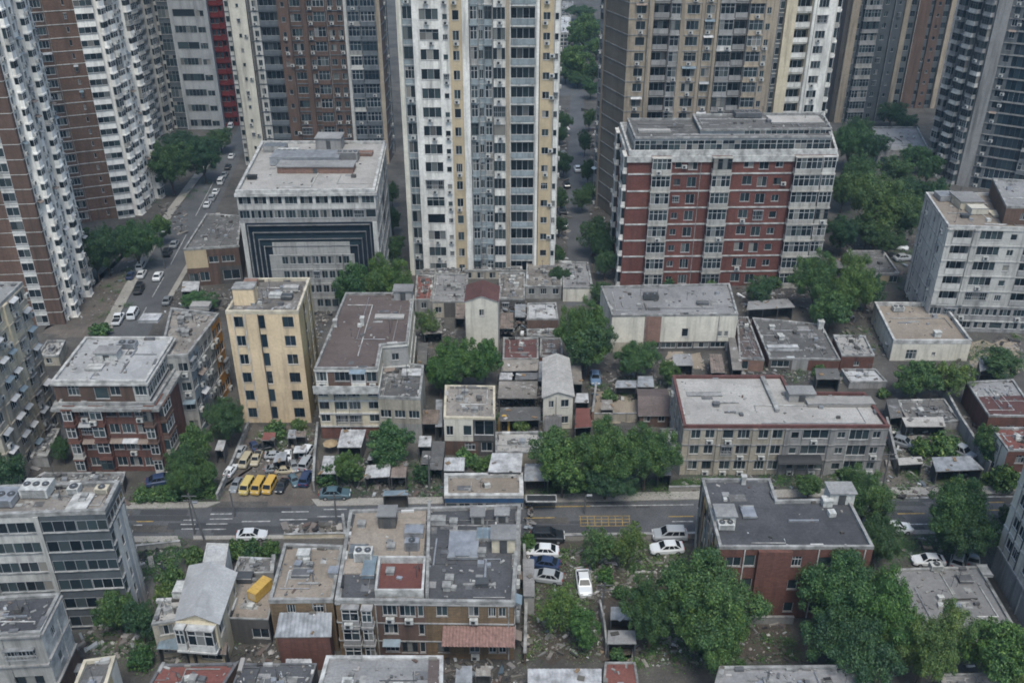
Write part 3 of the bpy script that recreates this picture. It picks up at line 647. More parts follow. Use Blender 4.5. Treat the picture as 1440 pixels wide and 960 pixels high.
# ---------------------------------------------------------------- vehicles
CARS = {}
def carmesh(kind):
    if kind in CARS: return CARS[kind]
    st, gh = {'sedan': ([(-2.22, .70, .36, .82), (-2.08, .85, .26, .98), (-1.4, .9, .2, 1.02), (0, .9, .2, .96), (.95, .9, .2, .95), (1.85, .86, .22, .82), (2.2, .68, .32, .62)], (-1.85, 1.05, -1.05, .25, .99, 1.45, .80, .6)),
              'suv': ([(-2.2, .74, .4, .95), (-2.1, .88, .3, 1.12), (-1.3, .93, .24, 1.15), (0, .93, .24, 1.1), (1.0, .93, .24, 1.08), (1.9, .9, .28, .98), (2.18, .72, .4, .75)], (-2.02, 1.15, -1.75, .35, 1.12, 1.72, .83, .66)),
              'van': ([(-2.1, .72, .4, 1.0), (-2.05, .83, .3, 1.15), (0, .85, .26, 1.15), (1.4, .85, .26, 1.12), (1.95, .82, .3, 1.0), (2.1, .7, .4, .8)], (-2.02, 1.85, -1.9, 1.1, 1.13, 1.85, .82, .7)),
              'pickup': ([(-2.5, .78, .5, .95), (-2.45, .88, .4, 1.05), (-.6, .9, .35, 1.05), (1.2, .9, .35, 1.05), (2.2, .87, .35, .98), (2.45, .72, .45, .75)], (-.5, 1.4, -.35, .75, 1.05, 1.72, .82, .66))}[kind]
    b = MB(); P = 'carpaint'; rings = []
    for x, hw, zb, zt in st:
        rings.append([(x, -hw * .9, zb), (x, -hw, zb + .18), (x, -hw, zt - .16), (x, -hw * .86, zt), (x, hw * .86, zt), (x, hw, zt - .16), (x, hw, zb + .18), (x, hw * .9, zb)])
    for r0, r1 in zip(rings, rings[1:]):
        for i in range(8): j = (i + 1) % 8; b.face([r0[i], r1[i], r1[j], r0[j]], P)
    b.face(rings[0], P); b.face(rings[-1][::-1], P)
    b0, b1, t0, t1, zb, zt, wb, wt = gh; g = MB()
    bot = [(b0, -wb, zb - .04), (b1, -wb, zb - .04), (b1, wb, zb - .04), (b0, wb, zb - .04)]; top = [(t0, -wt, zt), (t1, -wt, zt), (t1, wt, zt), (t0, wt, zt)]
    b.face(top, P); tm = [(t0 + .12, -wt * .8, zt + .05), (t1 - .12, -wt * .8, zt + .05), (t1 - .12, wt * .8, zt + .05), (t0 + .12, wt * .8, zt + .05)]; b.face(tm, P)
    for i in range(4):
        j = (i + 1) % 4; b.face([top[i], top[j], tm[j], tm[i]], P)
        q = [Vector(v) for v in (bot[i], bot[j], top[j], top[i])]; b.face(q, P); nrm = (q[1] - q[0]).cross(q[3] - q[0]).normalized()
        segs = [(.06, .94)] if i in (1, 3) else [(.07, .36), (.40, .66), (.70, .93)] if kind != 'pickup' else [(.08, .46), (.52, .9)]
        for s0, s1 in segs:
            pts = [q[0].lerp(q[1], s0).lerp(q[3].lerp(q[2], s0), .14), q[0].lerp(q[1], s1).lerp(q[3].lerp(q[2], s1), .14), q[0].lerp(q[1], s1).lerp(q[3].lerp(q[2], s1), .88), q[0].lerp(q[1], s0).lerp(q[3].lerp(q[2], s0), .88)]
            g.face([p + nrm * .012 for p in pts], 'carglass')
    if kind == 'pickup':
        b.bx(-2.3, -.72, 1.06, -.6, .72, 1.075, 'dark')
    w = MB(); w.tube([(0, -.11, 0), (0, .11, 0)], .33, 'tyre', 14); w.tube([(0, -.125, 0), (0, .125, 0)], .2, 'rim', 10)
    L = st[-1][0]; hl = MB(); hl.bx(-.06, -.2, -.09, .03, .2, .09, 'lamp'); tl = MB(); tl.bx(-.03, -.16, -.1, .05, .16, .1, 'taillamp')
    bm_ = b.mesh('body'); CARS[kind] = (bm_, g.mesh('window'), w.mesh('wheel'), hl.mesh('headlight'), tl.mesh('taillight'), L, st); return CARS[kind]
def CAR(kind, px, py, yaw, col, label, group=None, name='parked_car', sc=.97, z=0.0, lights=True, cat='car'):
    bm_, g, w, hl, tl, L, st = carmesh(kind); p = at(px, py, z); o = empty(name, p, label, cat, group, math.radians(yaw)); o.scale = (sc, sc, sc)
    c = link(bm_, 'body', o); c.color = (*col, 1); link(g, 'window', o)
    for sx in (-1, 1):
        for sy in (-1, 1): link(w, 'wheel', o, (sx * 1.32, sy * .82, .33))
    if lights:
        for sy in (-1, 1): link(hl, 'headlight', o, (L - .06, sy * .52, .72 if kind == 'sedan' else .85)); link(tl, 'taillight', o, (-2.2, sy * .55, .85))
    return o
HAZE = 0.00014
EXPO = 0.92
# ================================================================ TOWERS (the city behind)
TW = dict(ground=True, par=.8, detail=False, clutter=4)
B('T1', 'apartment_tower', 'white apartment tower with brown brick end wall, at the left edge of the photo', 'tower', [(-70, 462), (92, 456), (130, 397)], 0, {
    0: "5.6:brown:n .8:white:R,1.5 1:rust:n", 1: ".6:rust:n 1.2:bright:W,1.0,1.2 1.4@.7:bright:B,.7 1.2:bright:W,1.0,1.2,d 1:bright:W,1,1.1 1.4@.5:bright:W,1.2,1.2,t 1.1:bright:W,.9,1.1 1.4@.7:bright:B,.8 1.2:bright:W,1.0,1.2 1:bright:W,.9,1.1 1.3@.4:bright:W,1.1,1.2"},
  nf=35, z=91, wall='white', ac=.8, aw=.2, band=('white2', .1, .06), **TW)
B('T2', 'apartment_tower', 'brown and white banded apartment tower, second from the left edge', 'tower', [(112, 313), (190, 303), (228, 272)], 0, {
    0: "1.7@.3:rust:W,2.0,1.5,t,.8 2.6:brown:n .5:brown:W,.7,1.1,s 1.2:brown:n 2.6@.9:bright:R,1.3", 1: "1.6@.8:bright:B,.8 1:bright:W,1.1,1.2 1.6@.6:bright:B,.7 1.1:bright:L 1.4@.5:bright:W,1.2,1.2 1.1:bright:W,1.0,1.1 1.6@.7:bright:B,.8 1:bright:W,1.0,1.2"},
  nf=33, z=90, wall='brown', ac=.6, aw=.2, band=('white2', .16, .08), **TW)
B('T3', 'apartment_tower', 'pale grey apartment tower with ragged balconies behind the brown and white banded tower', 'tower', [(196, 206), (208, 204), (250, 176)], 0, {
    0: "1:white2:W,1.2,1.4 1:white2:n", 1: "1:white2:W,1.3,1.4 1.4@.6:white2:B,.8 1:white2:W,1.2,1.4 1.3:white2:L 1.3@.5:white2:B,.7 1:white2:W,1.2,1.4 1.4@.6:white2:B,.8"},
  nf=33, z=90, wall='white2', ac=.6, aw=.3, **TW)
B('T4', 'office_tower', 'grey office slab with long window rows behind the left park trees', 'tower', [(250, 182), (316, 182), (322, 165)], 0, {
    0: "1.3:greydark:R,3.2,x .35@.3:grey:n 2.6@.2:grey:W,11,2.0,q 1:grey:W,3,1.6,d .4:grey:n", 1: "1:grey:n 3*1:grey:W,1.6,1.6"},
  nf=20, z=90, wall='grey', fm='frameg', **TW)
B('T5', 'apartment_tower', 'narrow dark red tower beside the grey office slab', 'tower', [(312, 177), (336, 177), (338, 160)], 0, {0: "3*1@.3:scarlet:W,2,1.4,d 1:scarlet:L", 1: "1:scarlet:n"},
  nf=28, z=90, wall='scarlet', fm='framed', band=('scarlet', .5, .25), **TW)
B('T6', 'apartment_tower', 'tower with beige pier and rusty brown middle behind the pale roofed office', 'tower', [(346, 232), (548, 230), (556, 212)], 0, {
    0: ".6@.2:white2:W,1.1,1.4,s 2.2@1:palecream:W,.7,.9,s .4:darkwall:n .9:white2:W,1.0,1.4 2.4:slate:L,slate 1.4@.8:rust:W,.9,1.2,s 1.5:rust:W,2.6,1.8,t .6@.6:rust:n .8:rust:W,1.2,1.4 1.6@.3:rust:B,.7,rust 1.2:rust:W,1.4,1.5,d 1:rust:W,1.2,1.5 .4@.5:white2:n 1.6:slate:B,.8,slate,glassblue 2:slate:B,.8,slate,glassblue .5@.7:beige:n",
    1: "1.4:rust:n 1:darkwall:W,1.4,1.6 .8:darkwall:n"}, nf=25, z=90, wall='rust', ac=.5, fm='frameg', band=('slate', .2, .12), **TW)
B('T7', 'apartment_tower', 'tall white tower with two ochre strips and stacked balconies, in the middle of the photo', 'tower', [(578, 386), (779, 386), (781, 362)], 0, {
    0: ".5@.4:palecream:n 1.1:bluestone:W,1.9,2.2,d .5@.8:white:n 2.4@.8:white:W,3.4,1.9,t .9@.8:white:W,.9,1.0,s 1.3@.9:ochre:W,1.2,1.7,d,.9 .7@1.1:white:n .9:bluestone:B,.5,bluestone .6:bluestone:W,1.2,1.6 .9:bluestone:B,.4,bluestone 1.4@.6:white:W,2.4,2.1,t .4@.9:beige:n 2.7@.5:white:L,bluestone .35@.9:white:n 1.5@.8:ochre:W,1.3,1.3,d .6@.9:white:W,.7,1.2,s",
    1: "1:white:n 1:white:W,1.3,1.5 1:white:n"}, nf=26, z=91, wall='white', ac=.55, band=('white2', .1, .05), ground=True, par=.8, detail=True, clutter=4)
B('T8', 'apartment_tower', 'beige tower with a blank taupe side wall and weathered dark balconies, behind the red hotel', 'tower', [(868, 312), (1056, 312), (1056, 288), (835, 285)], 0, {
    0: ".5:beige:n 1.5:beige:W,2.0,1.7,d .5@.4:beige:n 1.7:darkwall:L,stone 1.1:stone:B,.7,stone .4@.4:beige:n 1.7@.2:beige:W,2.6,1.8,t .3@.4:beige:n 1.2:beige:W,1.7,1.7 .3@.4:beige:n 1.6:stone:B,.6,stone 1.4:darkwall:L,stone 1.6:stone:B,.8,beige .9@.4:beige:W,.9,1.3 .5@.5:beige:n",
    3: "1.1@.4:stone:W,1.3,1.5 6:taupe:n"}, nf=28, z=90, wall='beige', ac=.6, aw=.15, fm='frameg', band=('stone', .18, .1), **TW)
B('T9', 'apartment_tower', 'cream tower with white balcony column, right of the beige tower', 'tower', [(1060, 296), (1130, 294), (1134, 276)], 0, {
    0: ".5:slate:R,1.6 1.1@.8:cream:n 1.6@.3:cream:L,white .35@.8:white:n 1.5@.6:white:W,2.2,1.6,t .5@.6:white:n", 1: "1@.5:white:B,.8 1:cream:n 1:cream:W,1.4,1.5"},
  nf=28, z=90, wall='cream', ac=.4, band=('white2', .16, .08), **TW)
B('T10', 'apartment_tower', 'dark slate tower with pale balconies between two beige piers', 'tower', [(1165, 172), (1248, 170), (1250, 150), (1152, 155)], 0, {
    0: ".5:darkwall:n .9@.8:beige:n .5:slate:W,1,1.5 2@.3:greydark:B,1.1,stone 1.6:greydark:W,1.2,1.4 1.2@.5:greydark:W,.8,1.0,s .6@.9:beige:n", 3: "1:rust:n 1:rust:W,1,1.4 1:rust:n"},
  nf=27, z=90, wall='greydark', fm='frameg', **TW)
B('T10b', 'apartment_tower', 'dark tower with two broad brown strips, far behind on the right', 'tower', [(1252, 152), (1312, 152), (1312, 138), (1240, 140)], 0, {
    0: "1:greydark:W,1.5,1.6 1.6@.6:rust:n .5:greydark:W,.9,1.2 1.2@.6:rust:W,.8,1,s .8:greydark:W,1.5,1.6 .6@.8:beige:n", 3: "1:greydark:n"}, nf=27, z=92, wall='greydark', fm='framed', **TW)
B('T11', 'apartment_tower', 'grey tower with ragged corner balconies and dark blue glass at the right edge', 'tower', [(1302, 238), (1345, 259), (1500, 285), (1480, 240)], 0, {
    0: "1.1:stone:B,1.0,stone 1:gloom:W,1.3,1.5 1.3@.4:stone:B,1.2,white2 .9:gloom:L,stone 1.2@.5:stone:B,1,stone",
    1: "1.1@.8:stone:n 1:gloom:W,1.2,1.5 2.6:greydark:R,2.4 1.2@.3:gloom:B,.6,gloom 1.6:greydark:R,2.4 1:gloom:W,1.3,1.4 1:gloom:W,1.3,1.4", 3: "4*1:gloom:W,1.3,1.5"},
  nf=33, z=90, wall='gloom', ac=.6, aw=.2, fm='framed', band=('stone', .18, .2), **TW)
# far fill seen down the street gap
B('X1', 'far_block', 'white low block far up the street gap, beside the central tower', 'building', [(783, 46), (803, 46), (803, 22)], 70, {0: "4*1:white:W,2,1.6", 1: "3*1:white:W,2,1.6"}, nf=4, wall='white2', roof='whiteroof', detail=False)
B('X2', 'far_block', 'grey low block at the top of the street gap', 'building', [(784, 12), (806, 12), (806, 2)], 22, {0: "4*1::W,2,1.6"}, nf=3, wall='stone', roof='greyroof', detail=False)
B('X3', 'grey_shed', 'pale flat roofed hall among dark trees at the foot of the dark towers', 'building', [(1236, 212), (1306, 208), (1290, 178), (1226, 178)], 232, {0: "4*1::W,2,1.6", 3: "3*1::n"}, nf=1, wall='stone', roof='greyroof', detail=False, clutter=3)
B('X4', 'low_house', 'small house with slate grey roof between the red hotel and the pale apartment block', 'house', [(1212, 385), (1265, 384), (1243, 352), (1190, 352)], 398, {0: "1:ochre:n 1:ochre:W,2,1.4,d 1:ochre:n 1:darkwall:W,2,1.5"}, nf=1, wall='ochre', roof='darkgrey', detail=False, clutter=3)
# ================================================================ MIDDLE DISTANCE
B('RH', 'red_hotel', 'red brick apartment block with white balconies and a glazed attic storey', 'apartment block', [(885, 212), (1178, 210), (1166, 172), (872, 172)], 402, {
    0: "1.5:red:n 1.4@.2:red:B,1.1,bay 1:red:W,1.2,1.2,d 1:red:W,1.7,1.9,d,.6 .7:red:n 1.4@.2:red:B,1.1,bay .7:red:n 1:red:W,1.8,1.7,d 1.1:red:W,1.8,1.9,d,.6 1:red:W,1.4,1.3,d .4:red:n 1.9@.2:red:B,1.1,bay 1@.2:red:B,1.0,bay",
    3: "1@.2:red:B,.7,white 1:red:W,1.4,1.5 1@.3:white:L,white 1:red:W,1.4,1.5 1@.2:red:B,.7,white", 1: "1:red:n"},
  nf=8, wall='red', roof='greyroof', par=1.0, pt=.4, parm='parwhite', cor=(.35, 1.1, 'parwhite'), band=('parwhite', .28, .12), ac=.3, clutter=2)
B('RHa', '', '', '', [(893, 193), (1170, 191), (1160, 167), (882, 166)], 0, {0: "1.2::R,2.4,x 5*1.4::R,2.4,x 5*1.4::R,2.4,x", 3: "3*1::R,2.4,x", 1: "2*1::R,2.4"}, nf=1, wall='slate', roof='darkgrey', par=.35, parm='pargrey', z=BLD['RH'].deck + 3.3, on='RH', clutter=5)
B('RHb', '', '', '', [(985, 182), (1170, 180), (1157, 158), (974, 160)], 0, {0: "2:slate:n 4*1:greydark:R,1.2"}, nf=1, wall='greydark', roof='darkgrey', par=.35, parm='pargrey', z=BLD['RHa'].deck + 1.0, on='RHa', clutter=5)
B('OF', 'office_block', 'office block with pale flat roof and nested dark glass frames on its front', 'office building', [(331, 268), (527, 266), (542, 198), (368, 198)], 436, {
    0: [(0, .60, 4, ".35:white2:n 1.9:navy:n 6@.25:concrete:n 1.9:navy:n .35@.2:white2:n"), (.60, .76, 1, ".35:white2:n 9.8:navy:n .35@.2:white2:n"), (.76, .87, 1, "12*1:stone:W,1.9,1.5,t"), (.87, 1, 1, "9*1:white2:W,2.2,1.7,t")],
    1: [(0, .76, 5, "6*1:navy:R,2.2 .6:white2:n"), (.76, 1, 2, "7*1:white2:W,2.0,1.6,d")]}, wall='white2', roof='lightroof', par=.55, pt=.45, parm='parwhite', cor=(.3, .5, 'parwhite'), fm='frameg', clutter=4)
b = BLD['OF']
# nested frames and central panel of its front
P, Q = Vector(b.poly[0]), Vector(b.poly[1]); u = (Q - P).normalized(); nv = Vector((u.y, -u.x)); L = (Q - P).length; rz = math.atan2(u.y, u.x); fr = MB(); HW = b.deck * .745
def fb(x0, x1, z0, z1, o, d, mat):
    c = P + u * ((x0 + x1) / 2) + nv * (o + d / 2); fr.box((c.x - b.o.location.x, c.y - b.o.location.y, (z0 + z1) / 2), (x1 - x0, d, z1 - z0), mat, rz)
for k in range(4):
    s_ = .05 + k * .034; x0, x1 = L * s_, L * (1 - s_); zt = HW - k * 1.35
    fb(x0, x0 + .13, 0, zt, .02, .5 - .06 * k, 'pargrey'); fb(x1 - .13, x1, 0, zt, .02, .5 - .06 * k, 'pardark'); fb(x0 + .13, x1 - .13, zt - .1, zt, .02, .5 - .06 * k, 'pardark')
    if k < 3: fb(x0 + .14, x1 - .14, zt - 1.35, zt - .123, .03, .06, 'glassblue')
fr.obj('front_frame', b.o)
pn = MB(); x0, x1 = L * .185, L * .815
tmp = Bld(); tmp.pend = []; tmp.wall = pn; tmp.detail = True; tmp.o = b.o
facade(tmp, P + u * x0 + nv * .45, P + u * x1 + nv * .45, 0, HW - 5.6, 4, "1.5:concrete:n 9*1:concrete:W,1.9,1.5,d .6:concrete:n", 'concrete', 'frameg', 0, 0, .05, ('white2', .12, .06))
pn.v = [(x - b.o.location.x, y - b.o.location.y, z) for x, y, z in pn.v]; pn.obj('front_panel', b.o); finish(tmp, 60)
B('SHOP', 'brick_shop', 'low rust brick shop with a yellow sign band beside the left street', 'shop', [(258, 350), (335, 345), (340, 303), (290, 300)], 400, {
    0: [(0, .5, 1, "1:rust:W,2,1.7,d 1:rust:W,2.4,1.9,d 1:rust:n 2:darkwall:W,3.2,2.0,t"), (.5, 1, 1, "1:ochre:n .8:ochre:n 1:rust:W,1.8,1.3,d 1.4:rust:W,2.4,1.3,t .3:rust:n")], 3: "4*1:rust:W,1.6,1.4"}, wall='rust', roof='darkgrey', par=.4, clutter=8)
B('YB', 'yellow_block', 'tall narrow yellow block with bare debris covered roof', 'apartment block', [(317, 437), (419, 437), (436, 390), (346, 391)], 594, {
    0: ".6:yellow:n 1.1:yellow:W,1.5,1.7,d 1.4:yellow:n .8:yellow:W,.9,2.2,s 1.6:yellow:n 1.3:yellow:W,1.7,1.7,d .5:yellow:n", 1: "2:peel:n 1:peel:W,1.3,1.5,d 1.2:peel:n 1:peel:W,1.2,1.4,d 1:peel:n"},
  nf=6, wall='yellow', roof='debrisroof', par=.5, parm='parcream', fm='framed', clutter=10)
B('CB', 'cream_apartments', 'cream apartment house with big brown L shaped roof and white balcony band', 'apartment block', [(442, 517), (530, 517), (536, 484), (573, 481), (581, 411), (486, 411)], 616, {
    0: [(0, .2, 1, "2:redbrick:n 1:redbrick:W,1.2,1.2 3:redbrick:n"), (.2, .76, 3, "1:cream:W,1.4,1.4,d .4:cream:n 1.2:cream:W,1.8,1.5,tc 1.2:cream:W,1.8,1.5,t .5:cream:n 1.1:cream:W,1.5,1.4,d"), (.76, 1, 1, "1:white:W,1.7,1.7,t .5:rust:n 1.4:rust:W,2.4,1.6,t 1.2:white:W,2.2,1.6,t 1:rust:W,1.6,1.8,d")],
    1: [(0, .75, 3, "2*1:cream:W,1.2,1.3"), (.75, 1, 1, "1:cream:n")], 2: [(0, .7, 3, "2*1:concrete:W,1.2,1.3"), (.7, 1, 1, "1:concrete:n 1:stone:W,1.1,1.2 1:stone:n")]}, wall='cream', roof='brownroof', par=.35, parm='pargrey', ac=.4, aw=.2, band=('white2', .25, .15), clutter=6)
b = BLD['CB']; P, Q = Vector(b.poly[0]), Vector(b.poly[1]); u = (Q - P).normalized(); nv = Vector((u.y, -u.x)); L = (Q - P).length; t = MB(); c = P + u * L / 2 + nv * .75 - Vector(b.o.location[:2])
zq = b.deck * .755; t.box((c.x, c.y, zq - .1), (L + .4, 1.5, .25), 'parwhite', math.atan2(u.y, u.x)); c2 = c + nv * .68; t.box((c2.x, c2.y, zq + .55), (L + .4, .12, 1.0), 'parwhite', math.atan2(u.y, u.x)); t.obj('balcony_band', b.o)
B('CBt', 'terrace_block', 'low block with dark tar terrace roof joined to the cream apartment house', 'building', [(531, 557), (591, 559), (596, 513), (537, 505)], 622, {0: [(0, .45, 1, "2*1:concrete:W,1.4,1.3 1:concrete:n"), (.45, 1, 1, "3*1:dirtycream:W,1.6,1.3,t")], 1: "1::n"}, wall='dirtycream', roof='darkgrey', par=.4, parm='pargrey', clutter=8)
B('SC', 'cream_house', 'small cream house with pale cracked square roof, below the middle trees', 'house', [(624, 586), (696, 587), (696, 542), (626, 541)], 640, {0: [(0, .4, 1, "1:rust:n 1:rust:W,1.5,1.2 1:darkwall:W,1.6,1.5"), (.4, 1, 1, "1:palecream:W,1.0,1.6,d .6:palecream:n 1:palecream:W,1.2,1.7,s 2:darkwall:L,darkwall")]}, wall='palecream', roof='dirtroof', par=.35, parm='parcream', clutter=5, aw=.2)
B('GH', 'gable_house', 'narrow pale cream house with a small gable and long light roof', 'house', [(764, 558), (806, 556), (799, 504), (765, 504)], 603, {0: ".5::n 1::W,.8,1.2,d .6::n 1.2::W,1.5,1.3,t .4::n", 1: "3*1::W,1,1.2"}, wall='palecream', roof='lightroof', gable=(1, .8), nf=2, over=.25)
B('TG', 'gable_house', 'tall narrow cream house with a red gable roof above the middle trees', 'house', [(654, 424), (700, 424), (702, 403), (657, 401)], 500, {0: [(0, .65, 2, "1::n"), (.65, 1, 1, "1::n .5::W,.9,1.2,d 1::n")], 1: "2*1::n"}, wall='palecream', roof='maroon', gable=(1, 1.0), nf=3, over=.15)
B('WH', 'warehouse', 'long cream walled warehouse with rough grey roof below the red hotel', 'warehouse', [(861, 443), (1038, 441), (1026, 398), (845, 402)], 494, {0: [(0, .28, 1, "2:dirtycream:n 5*1:darkwall:W,2.6,1,t .5:stone:n"), (.28, 1, 1, "2.6:palecream:n 1.3@.06:pinkbrick:n 1.6:palecream:n .7:palecream:W,1.1,1.6,s 2.2:palecream:n .5:palecream:W,.7,1,s .5:palecream:W,.7,1,s .5:palecream:n")], 3: "1::n"}, wall='palecream', roof='greyroof', par=.35, parm='pargrey', clutter=8)
B('TB', 'flat_roof_house', 'small pale walled building with square tan roof and pale parapet, right side', 'building', [(1257, 478), (1367, 478), (1327, 425), (1230, 424)], 507, {0: "1:palecream:n 1.2:palecream:W,1.8,1.8,s,.3 .8:palecream:n .7:palecream:W,.6,.7,s 2.4:palecream:n", 3: "1::W,.8,1 1::n 1::W,.8,1"}, nf=1, wall='palecream', roof='tanroof', par=.7, pt=.35, parm='parwhite', clutter=2)
B('WA', 'apartment_block', 'pale grey apartment block with open galleries and cluttered roof, at the right edge', 'apartment block', [(1334, 317), (1520, 322), (1480, 272), (1302, 270)], 467, {
    0: [(0, .12, 1, "8*1:stone:W,2.2,1.4,t"), (.12, .27, 1, "9*1:stone:W,2.0,1.3,t"), (.27, 1, 5, ".5@.3:white2:n 1.7:white2:L,white2 .5@.3:white2:n 2:white2:W,4.2,1.7,q .5:white2:n .8:white2:W,1.1,1.1,s .6:white2:n 1.6:stone:L,stone 1:white2:n 1.6:white2:W,3,1.5,t")],
    3: ".6::n .7::W,.8,1.2,s 1::n .7::W,.9,1.2,s 1::n .7::W,.8,1.2,s .6::n"}, nf=6, wall='white', roof='tanroof', par=.5, parm='parwhite', ac=.4, band=('white2', .25, .12), clutter=12)
B('WAp', '', '', '', [(1416, 290), (1470, 290), (1462, 254), (1396, 250)], 0, {0: "1:rust:n 1:rust:W,1,1.2 1:rust:n", 3: "1:rust:n"}, nf=1, wall='rust', roof='greyroof', par=.4, z=BLD['WA'].deck + 3.4, on='WA', clutter=3)
B('LA', 'long_apartments', 'long three storey apartment building with pale concrete roof and dark red edge band', 'apartment block', [(962, 598), (1251, 598), (1216, 551), (1111, 550), (1100, 527), (946, 527)], 667, {
    0: ".4:dirtycream:n 1:dirtycream:W,1.3,1.5,d 1:dirtycream:W,1.3,1.4,d .3@.2:dirtycream:n 1:dirtycream:W,1.5,1.5,d 1.2:dirtycream:W,1.7,1.5,t .3@.2:dirtycream:n 1:dirtycream:W,1.4,1.5,d 1:dirtycream:W,1.4,1.5,d .3@.2:stone:n .9:stone:W,1.0,1.0,s 2:stone:W,3.8,1.5,q .4@.2:stone:n .9:stone:W,1.1,1.0,d 1.6:stone:W,2.9,1.7,q .9:stone:W,1.1,1.1,d .3:stone:n",
    5: "3*1:dirtycream:W,1.0,1.3,d 1:dirtycream:n", 1: "3*1:stone:W,1,1.2"}, nf=3, wall='dirtycream', roof='lightroof', par=.45, pt=.35, parm='parred', ac=.4, band=('stone', .2, .1), clutter=4, miss=.05)
b = BLD['LA']; aw_ = MB(); P = Vector(b.poly[0]); u = (Vector(b.poly[1]) - P).normalized(); nv = Vector((u.y, -u.x)); p = P + u * 16.2 - Vector(b.o.location[:2]); rz = math.atan2(u.y, u.x)
for k in range(5):
    a0, a1 = k / 5 * 1.3, (k + 1) / 5 * 1.3; q = [(0, math.sin(a0) * 1.5, math.cos(a0) * .9), (0, math.sin(a1) * 1.5, math.cos(a1) * .9)]
    f = []
    for (x, d) in ((-3, q[0]), (3, q[0]), (3, q[1]), (-3, q[1])): w_ = p + u * x + nv * (d[1] + .1); f.append((w_.x, w_.y, 2.6 + d[2]))
    aw_.face(f, 'dark')
for x in (-3, -1, 1, 3): w_ = p + u * x + nv * 1.5; aw_.bx(w_.x - .06, w_.y - .06, 0, w_.x + .06, w_.y + .06, 2.8, 'framed')
aw_.obj('entrance_canopy', b.o)
B('BF', 'blue_fascia_shop', 'shop with blue fascia and tan roof edged in white beside the main road', 'shop', [(625, 696), (736, 696), (735, 664), (625, 665)], 716, {0: [(0, .6, 1, "6*1:stone:W,2,1.7,d,.2"), (.6, 1, 1, "1:blue:n")], 1: "1:blue:n", 3: "1:blue:n"}, nf=1, wall='blue', roof='tanroof', par=.5, pt=.5, parm='parwhite', clutter=2)
B('RA', 'red_apartments', 'dark red brick apartment block with pale roof terrace storey, left side', 'apartment block', [(82, 566), (216, 566), (259, 498), (125, 492)], 662, {
    0: ".3:redbrick:n 1@.3:redbrick:B,.8,redbrick 1.1:redbrick:W,1.4,1.4,d 1.2@.2:redbrick:B,.7,redbrick 1:redbrick:W,1.5,1.5,d 1.3:redbrick:W,1.8,1.5,t 1:redbrick:W,1.3,1.4,d .9@.3:redbrick:B,.9,rust",
    1: "1.2@.3:redbrick:B,.8,rust 4:redbrick:n"}, nf=4, wall='redbrick', roof='greyroof', par=.4, pt=.3, parm='pargrey', cor=(.9, .45, 'pargrey'), ac=.3, aw=.15, miss=.05, clutter=2)
B('RAa', '', '', '', [(72, 535), (205, 535), (244, 473), (120, 473)], 0, {0: "1:rust:n 1.2:rust:W,1.6,1.5,d 1:rust:n 1.3:rust:W,2,1.8,s,.4 1:rust:W,1.4,1.4,d 1:rust:n 1.2:white2:W,1.6,1.6,t", 1: "7*1:slate:R,1.9,x"}, nf=1, wall='rust', roof='whiteroof', par=.35, pt=.35, parm='parwhite', z=BLD['RA'].deck + 3.3, on='RA', cor=(.25, .3, 'parwhite'), clutter=5)
B('RB', 'long_block', 'long weathered block with tan grey roof behind the dark red apartment block', 'building', [(224, 500), (264, 498), (308, 440), (240, 432)], 610, {0: "2*1:concrete:W,1.4,1.4", 1: "2*1:bluegrey:W,1.7,1.5,t 3*1:concrete:W,1.7,1.5,t 2*1:orange:W,1.6,1.5,d"}, nf=4, wall='concrete', roof='dirtroof', par=.5, parm='pargrey', ac=.5, aw=.15, clutter=8)
B('LE', 'cream_block', 'weathered cream block with rows of dark windows at the left edge of the photo', 'apartment block', [(-140, 475), (-45, 470), (31, 396), (-60, 396)], 0, {0: "2*1:dirtycream:W,1.6,1.5,t", 1: "1.2:dirtycream:W,1.5,1.5,dc .5@.3:dirtycream:n 1.2:dirtycream:W,1.5,1.5,t 1:cream:W,1.2,1.4,d .5@.3:cream:n 1.2:cream:W,1.5,1.5,dc 1.2:dirtycream:W,1.5,1.5,d"}, z=24, nf=8, wall='dirtycream', roof='greyroof', par=.5, ac=.5, aw=.35, band=('dirtycream', .2, .15), clutter=4)
# ================================================================ FOREGROUND
B('GO', 'grey_offices', 'modern grey office block with white window bands and dark right bay, lower left', 'office building', [(-90, 726), (147, 717), (168, 675), (-60, 684)], 886, {
    0: ".5:white2:n 3*1.6:white2:R,1.35 .3@.15:white2:n 2:greydark:R,1.5 1.8:greydark:R,1.4", 1: [(0, .86, 6, "1.2:greydark:R,1.5 1@.05:white2:n 1@.1:white2:W,1,1.3 1@.05:grey:n 1@.1:white2:n .6:greydark:R,1.4"), (.86, 1, 1, "5*1:greydark:R,1.2")]},
  nf=6, wall='grey', roof='dirtroof', par=.5, pt=.4, parm='pargrey', fm='frameg', clutter=6)
B('BL', 'old_block', 'old block with dark tar roof and white painted end wall, bottom left corner', 'building', [(-60, 894), (56, 888), (84, 833), (-30, 840)], 1010, {0: "1:concrete:W,2.4,1.2,t 1:concrete:n 1.6:concrete:W,3,1.2,q .5:concrete:n", 1: [(0, .42, 1, "1:rust:n 1:rust:W,1,1.6,s"), (.42, 1, 2, ".6:parwhite:n 1:parwhite:W,.9,1.2,s 1:parwhite:n")]}, nf=3, wall='stone', roof='tar', par=.3, parm='pargrey', band=('stone', .2, .25), clutter=6)
B('BL2', 'small_block', 'small block with grey roof and stained yellowish end wall at the bottom left', 'building', [(92, 992), (141, 990), (162, 921), (118, 927)], 1060, {1: "1:peel:n 1:peel:W,.9,1.2,s 1:palecream:n"}, nf=2, wall='peel', roof='darkgrey', par=.4, parm='parcream', clutter=3)
